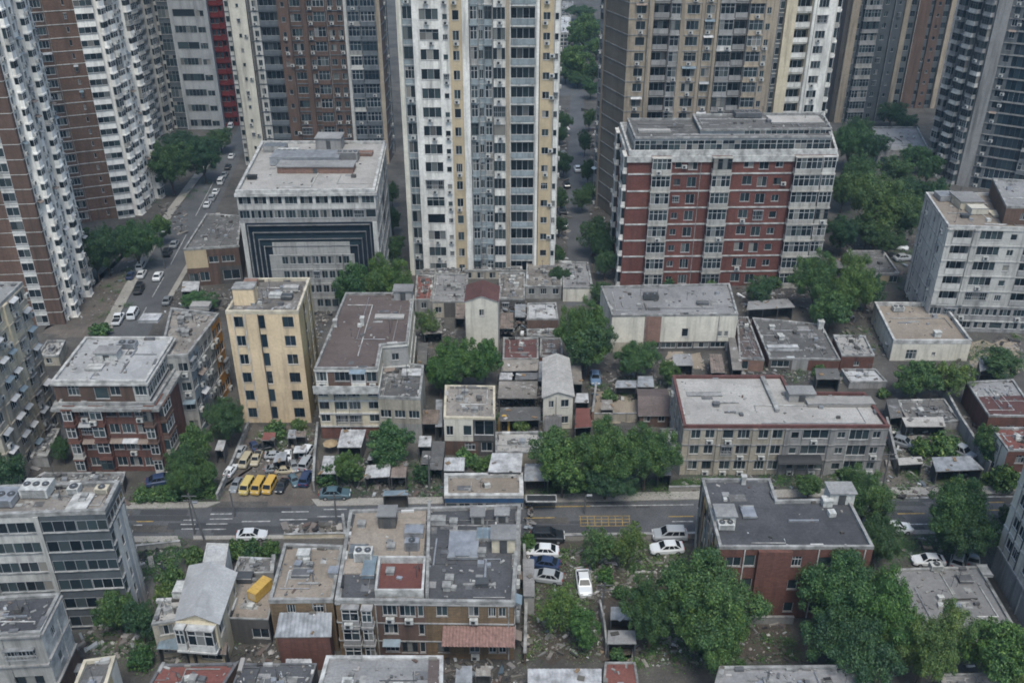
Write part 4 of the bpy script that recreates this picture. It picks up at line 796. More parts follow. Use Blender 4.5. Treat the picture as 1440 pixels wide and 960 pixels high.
B('CG', 'gable_house', 'cream house with pale grey gable roof and glazed balcony, lower left', 'house', [(249, 870), (306, 874), (330, 806), (268, 797)], 935, {0: [(0, .5, 1, "1:cream:n 2:cream:W,2.4,1.5,t"), (.5, 1, 1, "1@.5:cream:B,.8,parwhite 2.4@.5:cream:B,.8,parwhite")], 1: [(0, .5, 1, "1::W,1.2,1.4 1::n 1::W,1.2,1.4"), (.5, 1, 1, "1::W,1.6,1.5,d .5::n 1::W,.9,1.2,s .5::n 1::W,.9,1.2,s")]}, wall='cream', roof='whiteroof', gable=(1, 1.0), nf=2, over=.3)
B('CGw', 'house_wing', 'low wing with sagging pale flat roof left of the cream gable house', 'building', [(213, 877), (249, 871), (262, 838), (226, 841)], 925, {0: "1::W,1.5,1.4,t"}, nf=2, wall='dirtycream', roof='lightroof', par=.25, parm='pargrey', clutter=4)
B('CGb', 'white_shed', 'tall white box shed behind the cream gable house', 'shed', [(284, 797), (316, 797), (321, 764), (291, 763)], 842, {1: "1::n", 0: "1::W,1,1.2 1::n"}, nf=2, wall='white', roof='whiteroof', par=.12, pt=.12, parm='parwhite', clutter=0)
B('YT', 'terrace_house', 'low house with brown terrace roof carrying the yellow container', 'building', [(322, 868), (377, 870), (389, 818), (336, 812)], 905, {0: "1::n 1:darkwall:W,2,1.4"}, nf=1, wall='darkwall', roof='tanroof', par=.15, pt=.15, clutter=3)
B('YT2', 'grey_roof_shed', 'low building with flat slate roof behind the brown terrace with the yellow container', 'building', [(328, 806), (384, 804), (387, 784), (336, 782)], 838, {0: "1::n"}, nf=1, wall='stone', roof='darkgrey', par=.3, pt=.2, clutter=4)
B('BR', 'brick_building', 'ochre brick building with plain brown gravel roof, left of the big weathered block', 'building', [(378, 843), (468, 842), (482, 766), (400, 763)], 915, {0: "1:ochrebrick:n .7:ochrebrick:W,1.6,1.2 1:ochrebrick:n .8:ochrebrick:W,1.1,1.2,s .6:ochrebrick:n", 3: "3*1:ochrebrick:n"}, nf=3, wall='ochrebrick', roof='tanroof', par=.5, parm='pargrey', clutter=5)
B('BW', 'weathered_block', 'big weathered ochre brick block with cluttered tar roof, bottom centre', 'apartment block', [(471, 843), (723, 846), (732, 708), (492, 716)], 925, {
    0: ".3:ochrebrick:n 1.2:ochrebrick:B,.9,stone .8:ochrebrick:B,.9,stone .4:rust:n 1:rust:W,1.8,1.5,t 1.1:rust:W,2,1.6,t .5:rust:W,.8,1.6,s .6:ochrebrick:n .8:ochrebrick:W,1.3,1.4,d 1.1:ochrebrick:n .8:ochrebrick:W,1.1,1.4,d .4:ochrebrick:n .6:ochrebrick:W,1.1,1.3,d .6:ochrebrick:W,1.2,1.3,d .4:ochrebrick:n",
    1: "6*1:rust:W,1,1.3 1:rust:n"}, nf=3, wall='ochrebrick', roof='tar', par=.45, pt=.35, parm='pargrey', ac=.5, aw=.12, miss=.08, band=('stone', .15, .1), clutter=16)
b = BLD['BW']
def slabpx(bk, px, dz, mat, name, h=.03, rim=None, rh=.5, on=None):
    b = BLD[bk]; z = b.deck; m_ = MB(); poly = [at(x, y, z + dz) for x, y in px]; l = b.o.location
    m_.prism([(p.x - l.x, p.y - l.y) for p in poly], z - l.z + .002, z - l.z + dz + h, mat); o = m_.obj(name, b.o)
    if rim:
        r = MB(); pl = [(p.x - l.x, p.y - l.y) for p in poly]; r.ring(inset(pl, -.25), inset(pl, -.003), z - l.z + .004, z - l.z + dz + rh, rim); r.obj('parapet', b.o)
slabpx('BW', [(482, 806), (594, 806), (600, 718), (500, 722)], .12, 'tanroof', 'roof_terrace')
slabpx('BW', [(531, 836), (593, 836), (596, 792), (536, 792)], .22, 'redroof', 'red_roof_terrace', rim='parwhite', rh=.9)
w_ = MB(); P, Q = at(601, 842, b.deck), at(604, 712, b.deck); l = b.o.location; d = Q - P; c = (P + Q) / 2 - l
w_.box((c.x, c.y, b.deck + .45), (d.length, .35, .9), 'pargrey', math.atan2(d.y, d.x)); w_.obj('party_wall', b.o)
# tiled awning on the front of the weathered block
t = MB(); P = Vector(b.poly[1]); u = (Vector(b.poly[0]) - P).normalized(); nv = Vector((-u.y, u.x)); nv = nv if nv.y < 0 else -nv
def aw2(x0, x1, z0, z1, o0, o1, mat, n):
    for k in range(n):
        for h_ in (0, 1):
            a, c_ = x0 + (x1 - x0) * (k + h_ * .5) / n, x0 + (x1 - x0) * (k + h_ * .5 + .5) / n; e0, e1 = (0, .09) if h_ == 0 else (.09, 0); f = []
            for x, o, z, e in ((a, o1, z0, e0), (c_, o1, z0, e1), (c_, o0, z1, e1), (a, o0, z1, e0)): q = P + u * x + nv * o; f.append((q.x - l.x, q.y - l.y, z + e))
            t.face(f, mat)
aw2(-.1, 7.6, 4.1, 4.9, .05, 2.2, 'tile', 22); t.obj('tiled_awning', b.o)
B('LM', 'metal_roof_hall', 'hall with pale grey sheet roof and white rim at the bottom edge, centre', 'building', [(440, 990), (622, 992), (623, 921), (459, 921)], 1060, {0: "4*1::W,2,1.4"}, nf=2, wall='stone', roof='greyroof', par=.25, pt=.35, parm='parwhite', clutter=3)
slabpx('LM', [(600, 988), (619, 988), (620, 924), (603, 924)], .06, 'brownroof', 'roof_strip')
B('RR', 'red_roof_house', 'long low house with faded red roof at the bottom left edge', 'house', [(196, 985), (300, 985), (334, 931), (226, 933)], 1020, {0: "4*1::W,1.5,1.3"}, nf=1, wall='rust', roof='redroof', par=.2, pt=.25, parm='pardark', clutter=4)
B('DC', 'dark_roof_hall', 'low hall with dark ribbed roof between the red roof and the metal roof, bottom edge', 'building', [(318, 985), (430, 985), (445, 932), (339, 932)], 1025, {0: "3*1::W,1.5,1.3"}, nf=1, wall='darkwall', roof='tar', par=.15, pt=.15, parm='pardark', clutter=8)
B('BK', 'brick_block', 'dark brick block with slate black L shaped roof and peeling left wall, right of centre', 'apartment block', [(1012, 768), (1229, 768), (1194, 700), (1093, 702), (1083, 672), (987, 672)], 868, {
    0: ".4:redbrick:n 1:redbrick:W,1.8,1.3,d .8:redbrick:W,1.3,1.6,s 1.9@.5:redbrick:n .8:redbrick:W,1.1,1.4,s .7:redbrick:n 1:redbrick:W,1.6,1.3,d .6:redbrick:n 1:redbrick:W,1.6,1.3,d .5:redbrick:n", 5: "1.2:dirtycream:n .5@.15:darkwall:n 1:peel:W,1.2,1.4,d .6@.12:darkwall:n 1.4:dirtycream:n .6@.1:rust:n 1:peel:W,1,1.3,s .5@.2:darkwall:n"},
  nf=3, wall='redbrick', roof='tar', par=.4, pt=.3, parm='pargrey', fm='framew', miss=.03, clutter=3)
b = BLD['BK']; P = Vector(b.poly[5]); Q = Vector(b.poly[0]); u = (Q - P).normalized(); nv = Vector((u.y, -u.x)); k_ = MB(); rn = random.Random(5); L = (Q - P).length
for i in range(46):
    x = rn.uniform(.3, L - .3); h = rn.uniform(1.2, 5); z = rn.uniform(h / 2, b.deck - h / 2 + .3); q = P + u * x + nv * (.05 + i * .004)
    k_.box((q.x - b.o.location.x, q.y - b.o.location.y, z), (rn.uniform(.15, .6), .06, h), rn.choice(['parwhite', 'dark', 'wood', 'pargrey', 'dark', 'parcream']), math.atan2(u.y, u.x), rn.uniform(-.07, .07))
k_.obj('peeling_boards', b.o)
B('EC', 'cream_apartments', 'cream apartment block with regular windows cut by the right edge of the photo', 'apartment block', [(1466, 930), (1640, 930), (1570, 800), (1392, 802)], 0, {3: [(0, .14, 1, "4*1:concrete:n"), (.14, 1, 8, ".7::n .9::W,1.3,1.5,d .9::W,1.3,1.5,d .7::n .9::W,1.3,1.5,d .9::W,1.3,1.5,d .7::n .9::W,1.3,1.5,d .9::W,1.3,1.5,d .7::n")]}, ground=True, z=30, wall='palecream', roof='greyroof', band=('white2', .25, .12))
B('FR', 'flat_roof_house', 'low flat grey roofed building beside the cream block at the right edge', 'building', [(1290, 882), (1425, 876), (1378, 795), (1256, 799)], 905, {0: "2*1::W,1.4,1.2", 3: "4*1::n"}, nf=1, wall='stone', roof='greyroof', par=.3, pt=.3, parm='pargrey', clutter=8)
B('BE', 'grey_roof_hall', 'hall with patchy grey roof and thin rust edge at the bottom right', 'building', [(996, 992), (1240, 992), (1208, 934), (1012, 936)], 1050, {0: "6*1::W,1.6,1.3"}, nf=2, wall='concrete', roof='greyroof', par=.3, pt=.3, parm='pargrey', clutter=9)
B('BE2', 'grey_roof_shed', 'small pale roof corner under the trees at the bottom right edge', 'building', [(1330, 985), (1430, 985), (1400, 945), (1322, 947)], 1010, {0: "2*1::n"}, nf=1, wall='stone', roof='greyroof', par=.2, pt=.2, clutter=4)
B('RS', 'red_roof_shed', 'small shed with dull red flat roof at the bottom edge, right of the corrugated shed', 'shed', [(846, 985), (902, 985), (893, 930), (851, 930)], 1000, {0: "1::W,1,1.2 1::n"}, nf=1, wall='rust', roof='redroof', par=.15, pt=.2, parm='pargrey', clutter=1)
# ---- old quarter roofs in the middle
G = dict(nf=1, clutter=7, parm='pargrey', par=.3, pt=.25)
B('m1', 'low_house', 'low house with narrow dull red roof strip behind the brown L shaped roof', 'house', [(583, 421), (608, 421), (609, 387), (586, 386)], 440, {0: "1::W,1,1.2"}, wall='concrete', roof='redroof', **G)
B('m2', 'low_house', 'low grey roofed house between the red roof strip and the tall red gable', 'house', [(608, 424), (656, 423), (658, 385), (611, 385)], 446, {0: "1:dirtycream:W,1.2,1.2 1:darkwall:n 1:dirtycream:W,1,1.2"}, wall='dirtycream', roof='greyroof', **G)
B('m3', 'low_house', 'low house with rubble strewn roof right of the tall red gable', 'house', [(702, 420), (738, 420), (738, 383), (702, 383)], 440, {0: "2*1::W,1.2,1.2"}, wall='darkwall', roof='debrisroof', **G)
B('m4', 'low_house', 'low house with dark patched roof at the foot of the central tower', 'house', [(739, 402), (790, 402), (790, 366), (741, 366)], 420, {0: "3*1::W,1.2,1.2"}, wall='concrete', roof='debrisroof', **G)
B('m5', 'low_house', 'low house with plain grey roof and pale right wall behind the tall middle tree', 'house', [(792, 404), (834, 404), (827, 368), (790, 367)], 424, {0: "2*1::n"}, wall='palecream', roof='greyroof', **G)
B('m6', 'low_house', 'low building with white sheet roof left of the tall middle tree', 'house', [(741, 448), (785, 448), (782, 425), (742, 426)], 474, {0: "1:rust:n"}, wall='concrete', roof='whiteroof', **{**G, 'clutter': 2})
B('m7', 'low_house', 'low house with brown roof just below the white sheet roof', 'house', [(741, 472), (790, 472), (785, 462), (741, 462)], 487, {0: "2*1::n"}, wall='rust', roof='brownroof', **G)
B('m8', 'brick_house', 'low house with wide maroon roof beside the middle trees', 'house', [(707, 504), (757, 504), (757, 474), (708, 474)], 522, {0: "2*1::W,1,1"}, wall='redbrick', roof='maroon', **{**G, 'clutter': 3})
B('m9', 'brick_house', 'small house with maroon roof behind the gable house with long light roof', 'house', [(759, 500), (791, 500), (790, 475), (760, 475)], 514, {0: "1::n"}, wall='redbrick', roof='brownroof', **{**G, 'clutter': 3})
B('m10', 'low_house', 'low house with rubble covered roof at the left foot of the central tower', 'house', [(590, 384), (646, 384), (648, 377), (596, 377)], 396, {0: "3*1::W,1.4,1.3"}, wall='white2', roof='debrisroof', **G)
B('m11', 'low_house', 'low pale walled house at the tower foot behind the rubble strewn roof', 'house', [(650, 380), (735, 380), (734, 374), (652, 374)], 392, {0: "5*1::W,1.3,1.3"}, wall='dirtycream', roof='darkgrey', **G)
B('r1', 'low_block', 'low building with wide dark tar roof right of the warehouse', 'building', [(1082, 503), (1182, 505), (1155, 455), (1058, 446)], 521, {0: "1.5:darkwall:W,3,1.2,q 1:stone:n 2:redbrick:n"}, wall='redbrick', roof='darkgrey', **G)
B('r2', 'low_block', 'low building with narrow brown roof and brick front beside the warehouse corner', 'building', [(1040, 503), (1075, 505), (1052, 445), (1036, 445)], 522, {0: "1:pinkbrick:W,1.1,1.6,s 1:pinkbrick:n"}, wall='pinkbrick', roof='brownroof', **G)
B('r3', 'brick_shed', 'small brick shed with white patched roof at the end of the dark tar roofs', 'shed', [(1184, 499), (1230, 499), (1216, 471), (1172, 471)], 521, {0: "1:redbrick:n 1:redbrick:W,.9,.8 1:redbrick:n"}, wall='redbrick', roof='lightroof', **G)
B('r4', 'low_shed', 'low shed with pale roof behind the long apartment building, right end', 'shed', [(1195, 536), (1248, 536), (1231, 518), (1183, 518)], 546, {0: "1::n"}, wall='stone', roof='whiteroof', **{**G, 'clutter': 2})
B('r5', 'brick_house', 'brick house with half grey half red brown roof at the right edge', 'house', [(1391, 584), (1460, 584), (1425, 533), (1359, 536)], 615, {0: "3*1::W,1.2,1.2", 3: "3*1:redbrick:n"}, wall='redbrick', roof='greyroof', **G)
slabpx('r5', [(1389, 582), (1455, 582), (1438, 556), (1375, 558)], .05, 'maroon', 'red_roof_half')
B('r6', 'brick_house', 'bright brick house with plain red roof and cream left wall at the right edge', 'house', [(1418, 632), (1500, 632), (1470, 600), (1394, 600)], 683, {0: "1:redbrick:W,1.2,1.3,d 1:redbrick:W,1.2,1.3,d", 3: "1:palecream:n 1:palecream:W,1,1.2 1:palecream:n"}, wall='redbrick', roof='redroof', **{**G, 'nf': 2})
B('r7', 'low_house', 'low yard house with dark roof beside the sloping yard wall on the right', 'house', [(1278, 597), (1350, 591), (1328, 560), (1262, 562)], 606, {0: "1:stone:n"}, wall='stone', roof='darkgrey', **G)
B('r8', 'low_house', 'small yard house with hipped brown roof left of the long apartment building', 'house', [(900, 583), (941, 583), (936, 548), (898, 548)], 600, {0: "2*1::W,1,1"}, wall='rust', roof='brownroof', gable=(0, 1.0), nf=1, over=.3)
B('r9', 'low_house', 'low pale flat roof in front of the narrow gable house', 'house', [(697, 635), (765, 635), (762, 606), (697, 607)], 655, {0: "2*1::n"}, wall='dirtycream', roof='lightroof', **{**G, 'clutter': 4})
B('r10', 'annex', 'grey brick annex against the left wall of the long apartment building', 'building', [(944, 624), (958, 640), (955, 602), (928, 602)], 662, {0: "1::n"}, wall='concrete', roof='greyroof', **G)
B('l1', 'low_block', 'low dark roofed block behind the grey office roof, lower left', 'building', [(40, 678), (172, 678), (176, 663), (60, 664)], 694, {0: "3*1::n"}, wall='darkwall', roof='darkgrey', **G)
B('l2', 'low_shed', 'narrow grey sheet roof between the cream block and the dark red apartment block', 'shed', [(42, 641), (66, 641), (84, 602), (66, 602)], 656, {1: "1::n"}, wall='stone', roof='greyroof', **G)
B('l3', 'low_house', 'flat roofed house with pale slab roof beside the left street corner', 'house', [(52, 500), (82, 500), (92, 478), (66, 478)], 514, {0: "1::W,1,1"}, wall='dirtycream', roof='lightroof', **G)
# sheds -----------------------------------------------------------
SH([(386, 896), (466, 895), (467, 861), (393, 861)], 5.0, 6.0, 'brick lean-to with streaky grey sheet roof in front of the plain brown roofed building', 'tin', 'redbrick', open_front=False)
SH([(742, 985), (846, 985), (846, 940), (742, 940)], 3.0, 3.0, 'long shed with ridged rust streaked white sheets at the bottom edge', 'tinwhite', 'darkwall')
SH([(736, 838), (752, 838), (751, 786), (735, 786)], 3.0, 3.2, 'narrow grey lean-to along the right wall of the weathered block', 'greyroof', 'concrete', corr=False, open_front=False)
SH([(858, 871), (887, 871), (886, 853), (859, 853)], 2.4, 2.6, 'small ridged grey shed behind the leaning white fence', 'tin')
SH([(854, 905), (895, 905), (893, 886), (855, 886)], 2.2, 2.4, 'flat dusty grey shed beside the leaning white fence', 'greyroof', corr=False)
SH([(624, 662), (653, 662), (654, 643), (625, 643)], 2.4, 2.8, 'pale tin shed below the small cream house', 'tinwhite')
SH([(686, 664), (733, 664), (735, 637), (692, 637)], 2.8, 3.2, 'white sheet shed behind the blue fascia shop', 'tinwhite', corr=False)
SH([(737, 676), (772, 676), (770, 652), (738, 652)], 2.4, 2.8, 'grey open fronted shed right of the white sheet shed, under the trees', 'tin', corr=False)
SH([(474, 629), (508, 629), (515, 604), (480, 604)], 2.5, 3.0, 'white tin roof at the foot of the cream apartment house', 'tinwhite')
SH([(450, 666), (474, 666), (479, 641), (455, 641)], 2.4, 2.8, 'white patched tin shed at the corner by the parked cars', 'tinwhite')
SH([(512, 672), (548, 670), (550, 652), (516, 654)], 2.4, 2.8, 'long patched white tin stall facing the main road', 'tinwhite')
SH([(549, 671), (571, 671), (573, 648), (552, 648)], 2.4, 2.8, 'brown tin stall at the end of the patched white stall', 'tinrust')
SH([(516, 647), (545, 646), (546, 636), (520, 636)], 2.4, 2.7, 'small white tin roof in front of the bushy tree by the terrace block', 'tinwhite')
SH([(588, 628), (606, 628), (607, 613), (590, 613)], 2.6, 2.8, 'small pale roof in the alley left of the small cream house', 'tinwhite', corr=False)
SH([(604, 660), (622, 660), (626, 621), (608, 620)], 2.4, 2.6, 'long narrow dark shed left of the small cream house', 'darkgrey', corr=False)
SH([(590, 596), (616, 596), (618, 576), (593, 576)], 3.0, 3.3, 'rusty patched shed roof between terrace block and small cream house', 'tinrust')
SH([(705, 522), (756, 521), (758, 506), (707, 506)], 3.0, 3.8, 'cream canopy roof in front of the wide maroon roof', 'dirtroof', corr=False)
SH([(700, 560), (755, 560), (756, 536), (702, 536)], 2.6, 3.0, 'wide ruined grey shed in the rubble left of the gable house', 'debrisroof', corr=False)
SH([(702, 592), (760, 590), (760, 572), (704, 573)], 2.6, 2.9, 'low dark shed behind the orange arch', 'darkgrey', corr=False)
SH([(808, 602), (832, 600), (829, 574), (810, 574)], 2.6, 2.8, 'narrow maroon sheet roof right of the gable house', 'redroof', corr=False)
SH([(765, 606), (790, 606), (790, 580), (766, 580)], 2.2, 2.6, 'small dark shed at the foot of the gable house', 'darkgrey')
SH([(808, 566), (828, 566), (827, 553), (811, 553)], 2.4, 2.6, 'small white tarpaulin roof beside the gable house', 'tinwhite', corr=False)
SH([(896, 544), (920, 544), (918, 529), (897, 529)], 2.4, 2.8, 'grey sheet shed behind the hipped brown roof', 'tin', corr=False)
SH([(865, 545), (895, 545), (895, 535), (867, 535)], 2.2, 2.4, 'long low grey shed at the edge of the tan yard', 'tin', corr=False)
SH([(1316, 663), (1384, 660), (1364, 641), (1310, 643)], 2.4, 2.7, 'wide grey sheet shed beside the dirt lot on the right', 'tin', corr=False)
SH([(1264, 654), (1298, 652), (1296, 642), (1262, 644)], 2.0, 2.2, 'low cream slab shed by the dirt lot on the right', 'lightroof', corr=False)
SH([(1274, 600), (1330, 600), (1326, 586), (1268, 587)], 2.5, 2.7, 'broken pale slab roof in the yard right of the long apartment building', 'lightroof', corr=False)
SH([(1148, 533), (1182, 533), (1178, 518), (1146, 518)], 2.6, 2.8, 'dark cluttered shed behind the notch of the long apartment building', 'darkgrey', corr=False)
SH([(255, 410), (279, 410), (281, 396), (257, 396)], 2.4, 2.6, 'white sheet canopy in front of the brick shop', 'tinwhite', corr=False)
SH([(404, 616), (416, 616), (417, 604), (406, 604)], 2.2, 2.4, 'small grey booth roof below the yellow block', 'tin')
SH([(412, 614), (430, 614), (431, 606), (415, 606)], 2.2, 2.4, 'pinkish sheet roof beside the small grey booth', 'tinrust')
SH([(368, 619), (386, 619), (388, 608), (371, 608)], 2.2, 2.5, 'small maroon shed roof below the yellow block', 'redroof', corr=False)
SH([(302, 633), (314, 633), (318, 619), (307, 619)], 2.2, 2.4, 'pale little shed among the trees by the parking lane', 'tinwhite', corr=False)
SH([(384, 650), (402, 647), (404, 635), (388, 637)], 2.1, 2.3, 'grey tarpaulin shelter behind the yellow vans', 'tin', corr=False)
SH([(412, 637), (430, 636), (431, 627), (415, 627)], 2.1, 2.3, 'white flat shelter beside the wall of the parking lot', 'tinwhite', corr=False)
SH([(62, 500), (76, 499), (77, 490), (64, 490)], 4.2, 4.3, 'white awning by the left street corner', 'tinwhite', corr=False) if 0 else None
SH([(538, 697), (574, 696), (574, 689), (540, 690)], 2.6, 2.7, 'grey roofed bus shelter on the far pavement', 'bluegrey', name='bus_shelter', cat='bus shelter', corr=False)
SH([(1172, 378), (1195, 376), (1190, 366), (1170, 366)], 2.4, 2.6, 'dark shed under the trees right of the red hotel', 'darkgrey', corr=False)
SH([(1050, 436), (1118, 432), (1108, 420), (1052, 424)], 2.6, 2.8, 'grey yard canopy behind the wide dark tar roof', 'greyroof', corr=False)
SH([(1030, 520), (1044, 520), (1034, 475), (1024, 475)], 2.6, 2.8, 'narrow junk covered shed along the warehouse corner', 'debrisroof', corr=False)

SH([(596, 470), (622, 468), (620, 448), (598, 450)], 2.5, 2.8, 'ruined grey shed between the brown L shaped roof and the middle trees', 'debrisroof', corr=False)
SH([(586, 512), (600, 512), (602, 482), (588, 482)], 2.5, 2.8, 'narrow dark lean-to along the right edge of the brown L shaped roof', 'darkgrey', corr=False)
SH([(702, 462), (722, 462), (722, 440), (704, 440)], 2.4, 2.7, 'rusty patched shed in the ruins right of the tall red gable', 'tinrust')
SH([(724, 446), (739, 446), (739, 428), (724, 428)], 2.4, 2.6, 'small pale tin shed beside the white sheet roof', 'tin', corr=False)
SH([(757, 536), (764, 536), (764, 508), (758, 508)], 2.4, 2.6, 'narrow grey sheet along the long light roof', 'tin', corr=False)
SH([(801, 540), (819, 540), (817, 514), (802, 514)], 2.6, 2.8, 'tan sheet shed right of the long light roof', 'dirtroof', corr=False)
SH([(946, 514), (975, 514), (972, 498), (946, 498)], 2.4, 2.6, 'grey canopy below the brick panel of the warehouse', 'greyroof', corr=False)
SH([(1000, 524), (1020, 524), (1015, 498), (997, 498)], 2.4, 2.6, 'dark tin shed between the warehouse yard and the narrow brown roof', 'tinrust')
SH([(612, 600), (622, 600), (622, 562), (613, 562)], 2.8, 3.0, 'narrow tin strip along the left wall of the small cream house', 'tin', corr=False)
SH([(592, 652), (604, 652), (606, 634), (594, 634)], 2.3, 2.5, 'dark little stall roof behind the brown tin stall', 'darkgrey', corr=False)
SH([(1252, 588), (1270, 586), (1262, 560), (1246, 562)], 2.2, 2.5, 'dark lean-to at the right end wall of the long apartment building', 'darkgrey', corr=False)
SH([(1378, 522), (1412, 518), (1402, 500), (1376, 503)], 2.4, 2.6, 'pale sheet roof beside the shrubby tree at the right edge', 'tin', corr=False)
SH([(640, 448), (653, 448), (654, 428), (642, 428)], 2.4, 2.6, 'brown sheet lean-to on the left wall of the tall red gable house', 'tinrust', corr=False)
SH([(845, 576), (862, 576), (861, 562), (846, 562)], 2.1, 2.3, 'tan tarpaulin shed inside the tan yard', 'dirtroof', corr=False)
SH([(702, 534), (720, 534), (721, 524), (703, 524)], 2.8, 3.0, 'white crumpled sheet roof below the cream canopy', 'tinwhite')
SH([(724, 534), (756, 533), (757, 524), (726, 524)], 2.6, 2.8, 'dark canopy beside the white crumpled sheet roof', 'pardark', corr=False)
SH([(765, 668), (800, 668), (798, 650), (766, 650)], 2.4, 2.7, 'grey shed half hidden under the left end of the roadside row', 'greyroof', corr=False)
SH([(925, 668), (944, 668), (942, 650), (926, 650)], 2.4, 2.6, 'small grey shed at the right end of the roadside row', 'greyroof', corr=False)
SH([(220, 912), (262, 914), (266, 896), (226, 894)], 2.6, 2.9, 'teal grey sheet roof in front of the cream gable house', 'bluegrey')
SH([(270, 918), (318, 920), (320, 902), (274, 900)], 2.5, 2.7, 'rusty sheet canopy below the glazed balcony of the cream gable house', 'tinrust')
SH([(400, 945), (440, 945), (438, 926), (402, 926)], 2.6, 2.9, 'pale sheet shed in front of the brick lean-to', 'tinwhite')
SH([(640, 960), (664, 960), (664, 936), (642, 936)], 3.0, 3.2, 'grey sheet roof in the court in front of the tiled awning', 'tin', corr=False)
SH([(668, 950), (690, 950), (690, 936), (670, 936)], 3.0, 3.2, 'cream tarpaulin in the court in front of the tiled awning', 'dirtroof', corr=False)
# ================================================================ GROUND
def groundmat(name, c, c2, junk=.3, sc=.12):
    m, nt, b = nodes(name); tc = N(nt, 'ShaderNodeTexCoord').outputs['Object']
    big = noise(nt, tc, sc, 7, None, .65); mid = noise(nt, tc, .8, 7, None, .75); fine = noise(nt, tc, 5, 4)
    col = mixc(nt, ramp(nt, big, [(.38, 0.0), (.62, 1.0)]), c, c2)
    col = mixc(nt, ramp(nt, mid, [(.56, 0.0), (.7, junk)]), col, tuple(x * 2.2 for x in c2)); col = mixc(nt, ramp(nt, mid, [(.3, junk * 1.2), (.46, 0.0)]), col, tuple(x * .35 for x in c))
    col = mixc(nt, ramp(nt, fine, [(.36, .5), (.6, 0.0)]), col, tuple(x * .55 for x in c))
    nt.links.new(col, b.inputs['Base Color']); b.inputs['Roughness'].default_value = .92; b.inputs['Specular IOR Level'].default_value = .2; bump(nt, b, mid, .5, .1)
groundmat('ground', (.05, .047, .044), (.1, .093, .085), .5); groundmat('asphalt', (.065, .066, .07), (.1, .101, .105), .2); groundmat('dirt', (.085, .073, .064), (.14, .122, .106), .45)
groundmat('darkdirt', (.05, .042, .036), (.085, .07, .058), .3); groundmat('pave', (.22, .205, .185), (.3, .285, .26), .2); groundmat('grassmat', (.03, .05, .02), (.05, .075, .03), .15, .4); groundmat('tanyard', (.2, .165, .13), (.28, .24, .19), .25)
plain('paintw', (.33, .33, .325), .8, 0, .6, 1.6); plain('painty', (.3, .205, .065), .8, 0, .5, 1.2)
g = MB(); g.face([(-1400, -300, 0), (1400, -300, 0), (1400, 1500, 0), (-1400, 1500, 0)], 'ground'); tag(g.obj('ground'), '', None, None, 'structure')
LV = [0]
def flat(name, px, mat, z, kind='structure'):
    p = [at(x, y, 0) for x, y in px]
    if name in ('yard', 'grass_patch', 'parking_lane'):
        rn = random.Random(len(mat) + int(px[0][0])); q = []
        for i in range(len(p)):
            a, c = p[i], p[(i + 1) % len(p)]; n = max(2, int((c - a).length / .9))
            for k in range(n):
                w = a.lerp(c, k / n); q.append(Vector((w.x + rn.gauss(0, .45), w.y + rn.gauss(0, .45), 0)))
        p = q
    m_ = MB(); m_.face([(q.x, q.y, z) for q in p], mat); return tag(m_.obj(name), '', None, None, kind)
def kerbed(name, px, mat, h=.13):
    p = [at(x, y, 0) for x, y in px]; m_ = MB(); m_.prism([(q.x, q.y) for q in p], -.02, h, mat); return tag(m_.obj(name), '', None, None, 'structure')
flat('main_road', [(-400, 764), (1900, 738), (1900, 689), (-400, 723)], 'asphalt', .012)
flat('left_street', [(60, 640), (130, 640), (232, 420), (302, 300), (352, 190), (378, 130), (352, 130), (330, 190), (246, 300), (160, 455)], 'asphalt', .008)
flat('middle_street', [(798, 430), (834, 430), (823, 200), (818, 30), (808, 30), (799, 200)], 'asphalt', .008)
flat('cross_street', [(770, 136), (870, 132), (868, 118), (775, 120)], 'asphalt', .004)
flat('parking_lane', [(306, 716), (440, 712), (446, 600), (355, 598)], 'dirt', .004)
flat('yard', [(742, 930), (950, 930), (950, 762), (742, 764)], 'darkdirt', .004)
flat('yard', [(985, 930), (1120, 930), (1110, 866), (1000, 866)], 'darkdirt', .004)
flat('yard', [(832, 592), (900, 592), (893, 548), (836, 550)], 'tanyard', .004)
flat('yard', [(940, 522), (992, 522), (988, 494), (936, 494)], 'tanyard', .004)
flat('yard', [(1246, 706), (1316, 704), (1300, 640), (1244, 640)], 'dirt', .004)
flat('yard', [(60, 470), (150, 480), (250, 320), (225, 300), (130, 400)], 'dirt', .004)
flat('yard', [(1370, 530), (1440, 520), (1430, 480), (1360, 480)], 'tanyard', .004)
kerbed('pavement', [(-300, 722), (290, 714), (310, 706), (-300, 711)], 'pave'); kerbed('pavement', [(446, 712), (624, 708), (622, 699), (438, 702)], 'pave')
kerbed('pavement', [(738, 707), (1240, 697), (1240, 686), (738, 696)], 'pave'); kerbed('pavement', [(1240, 697), (1800, 688), (1800, 678), (1240, 686)], 'pave')
kerbed('pavement', [(-300, 768), (252, 762), (250, 754), (-300, 759)], 'pave'); kerbed('pavement', [(272, 759), (485, 757), (483, 752), (272, 754)], 'pave')
kerbed('pavement', [(745, 756), (985, 752), (985, 748), (745, 751)], 'pave'); kerbed('pavement', [(1225, 752), (1800, 746), (1800, 741), (1225, 746)], 'pave')
kerbed('pavement', [(142, 462), (158, 462), (244, 300), (328, 190), (316, 190), (232, 300)], 'pave'); kerbed('pavement', [(234, 420), (242, 420), (310, 300), (304, 300)], 'pave')
flat('grass_patch', [(185, 704), (300, 702), (306, 676), (200, 684)], 'grassmat', .016); flat('grass_patch', [(776, 786), (806, 786), (808, 772), (780, 770)], 'grassmat', .016)
flat('grass_patch', [(1318, 690), (1400, 684), (1390, 662), (1325, 668)], 'grassmat', .016); flat('grass_patch', [(940, 688), (1000, 687), (1000, 676), (935, 676)], 'grassmat', .016)
mk = MB()
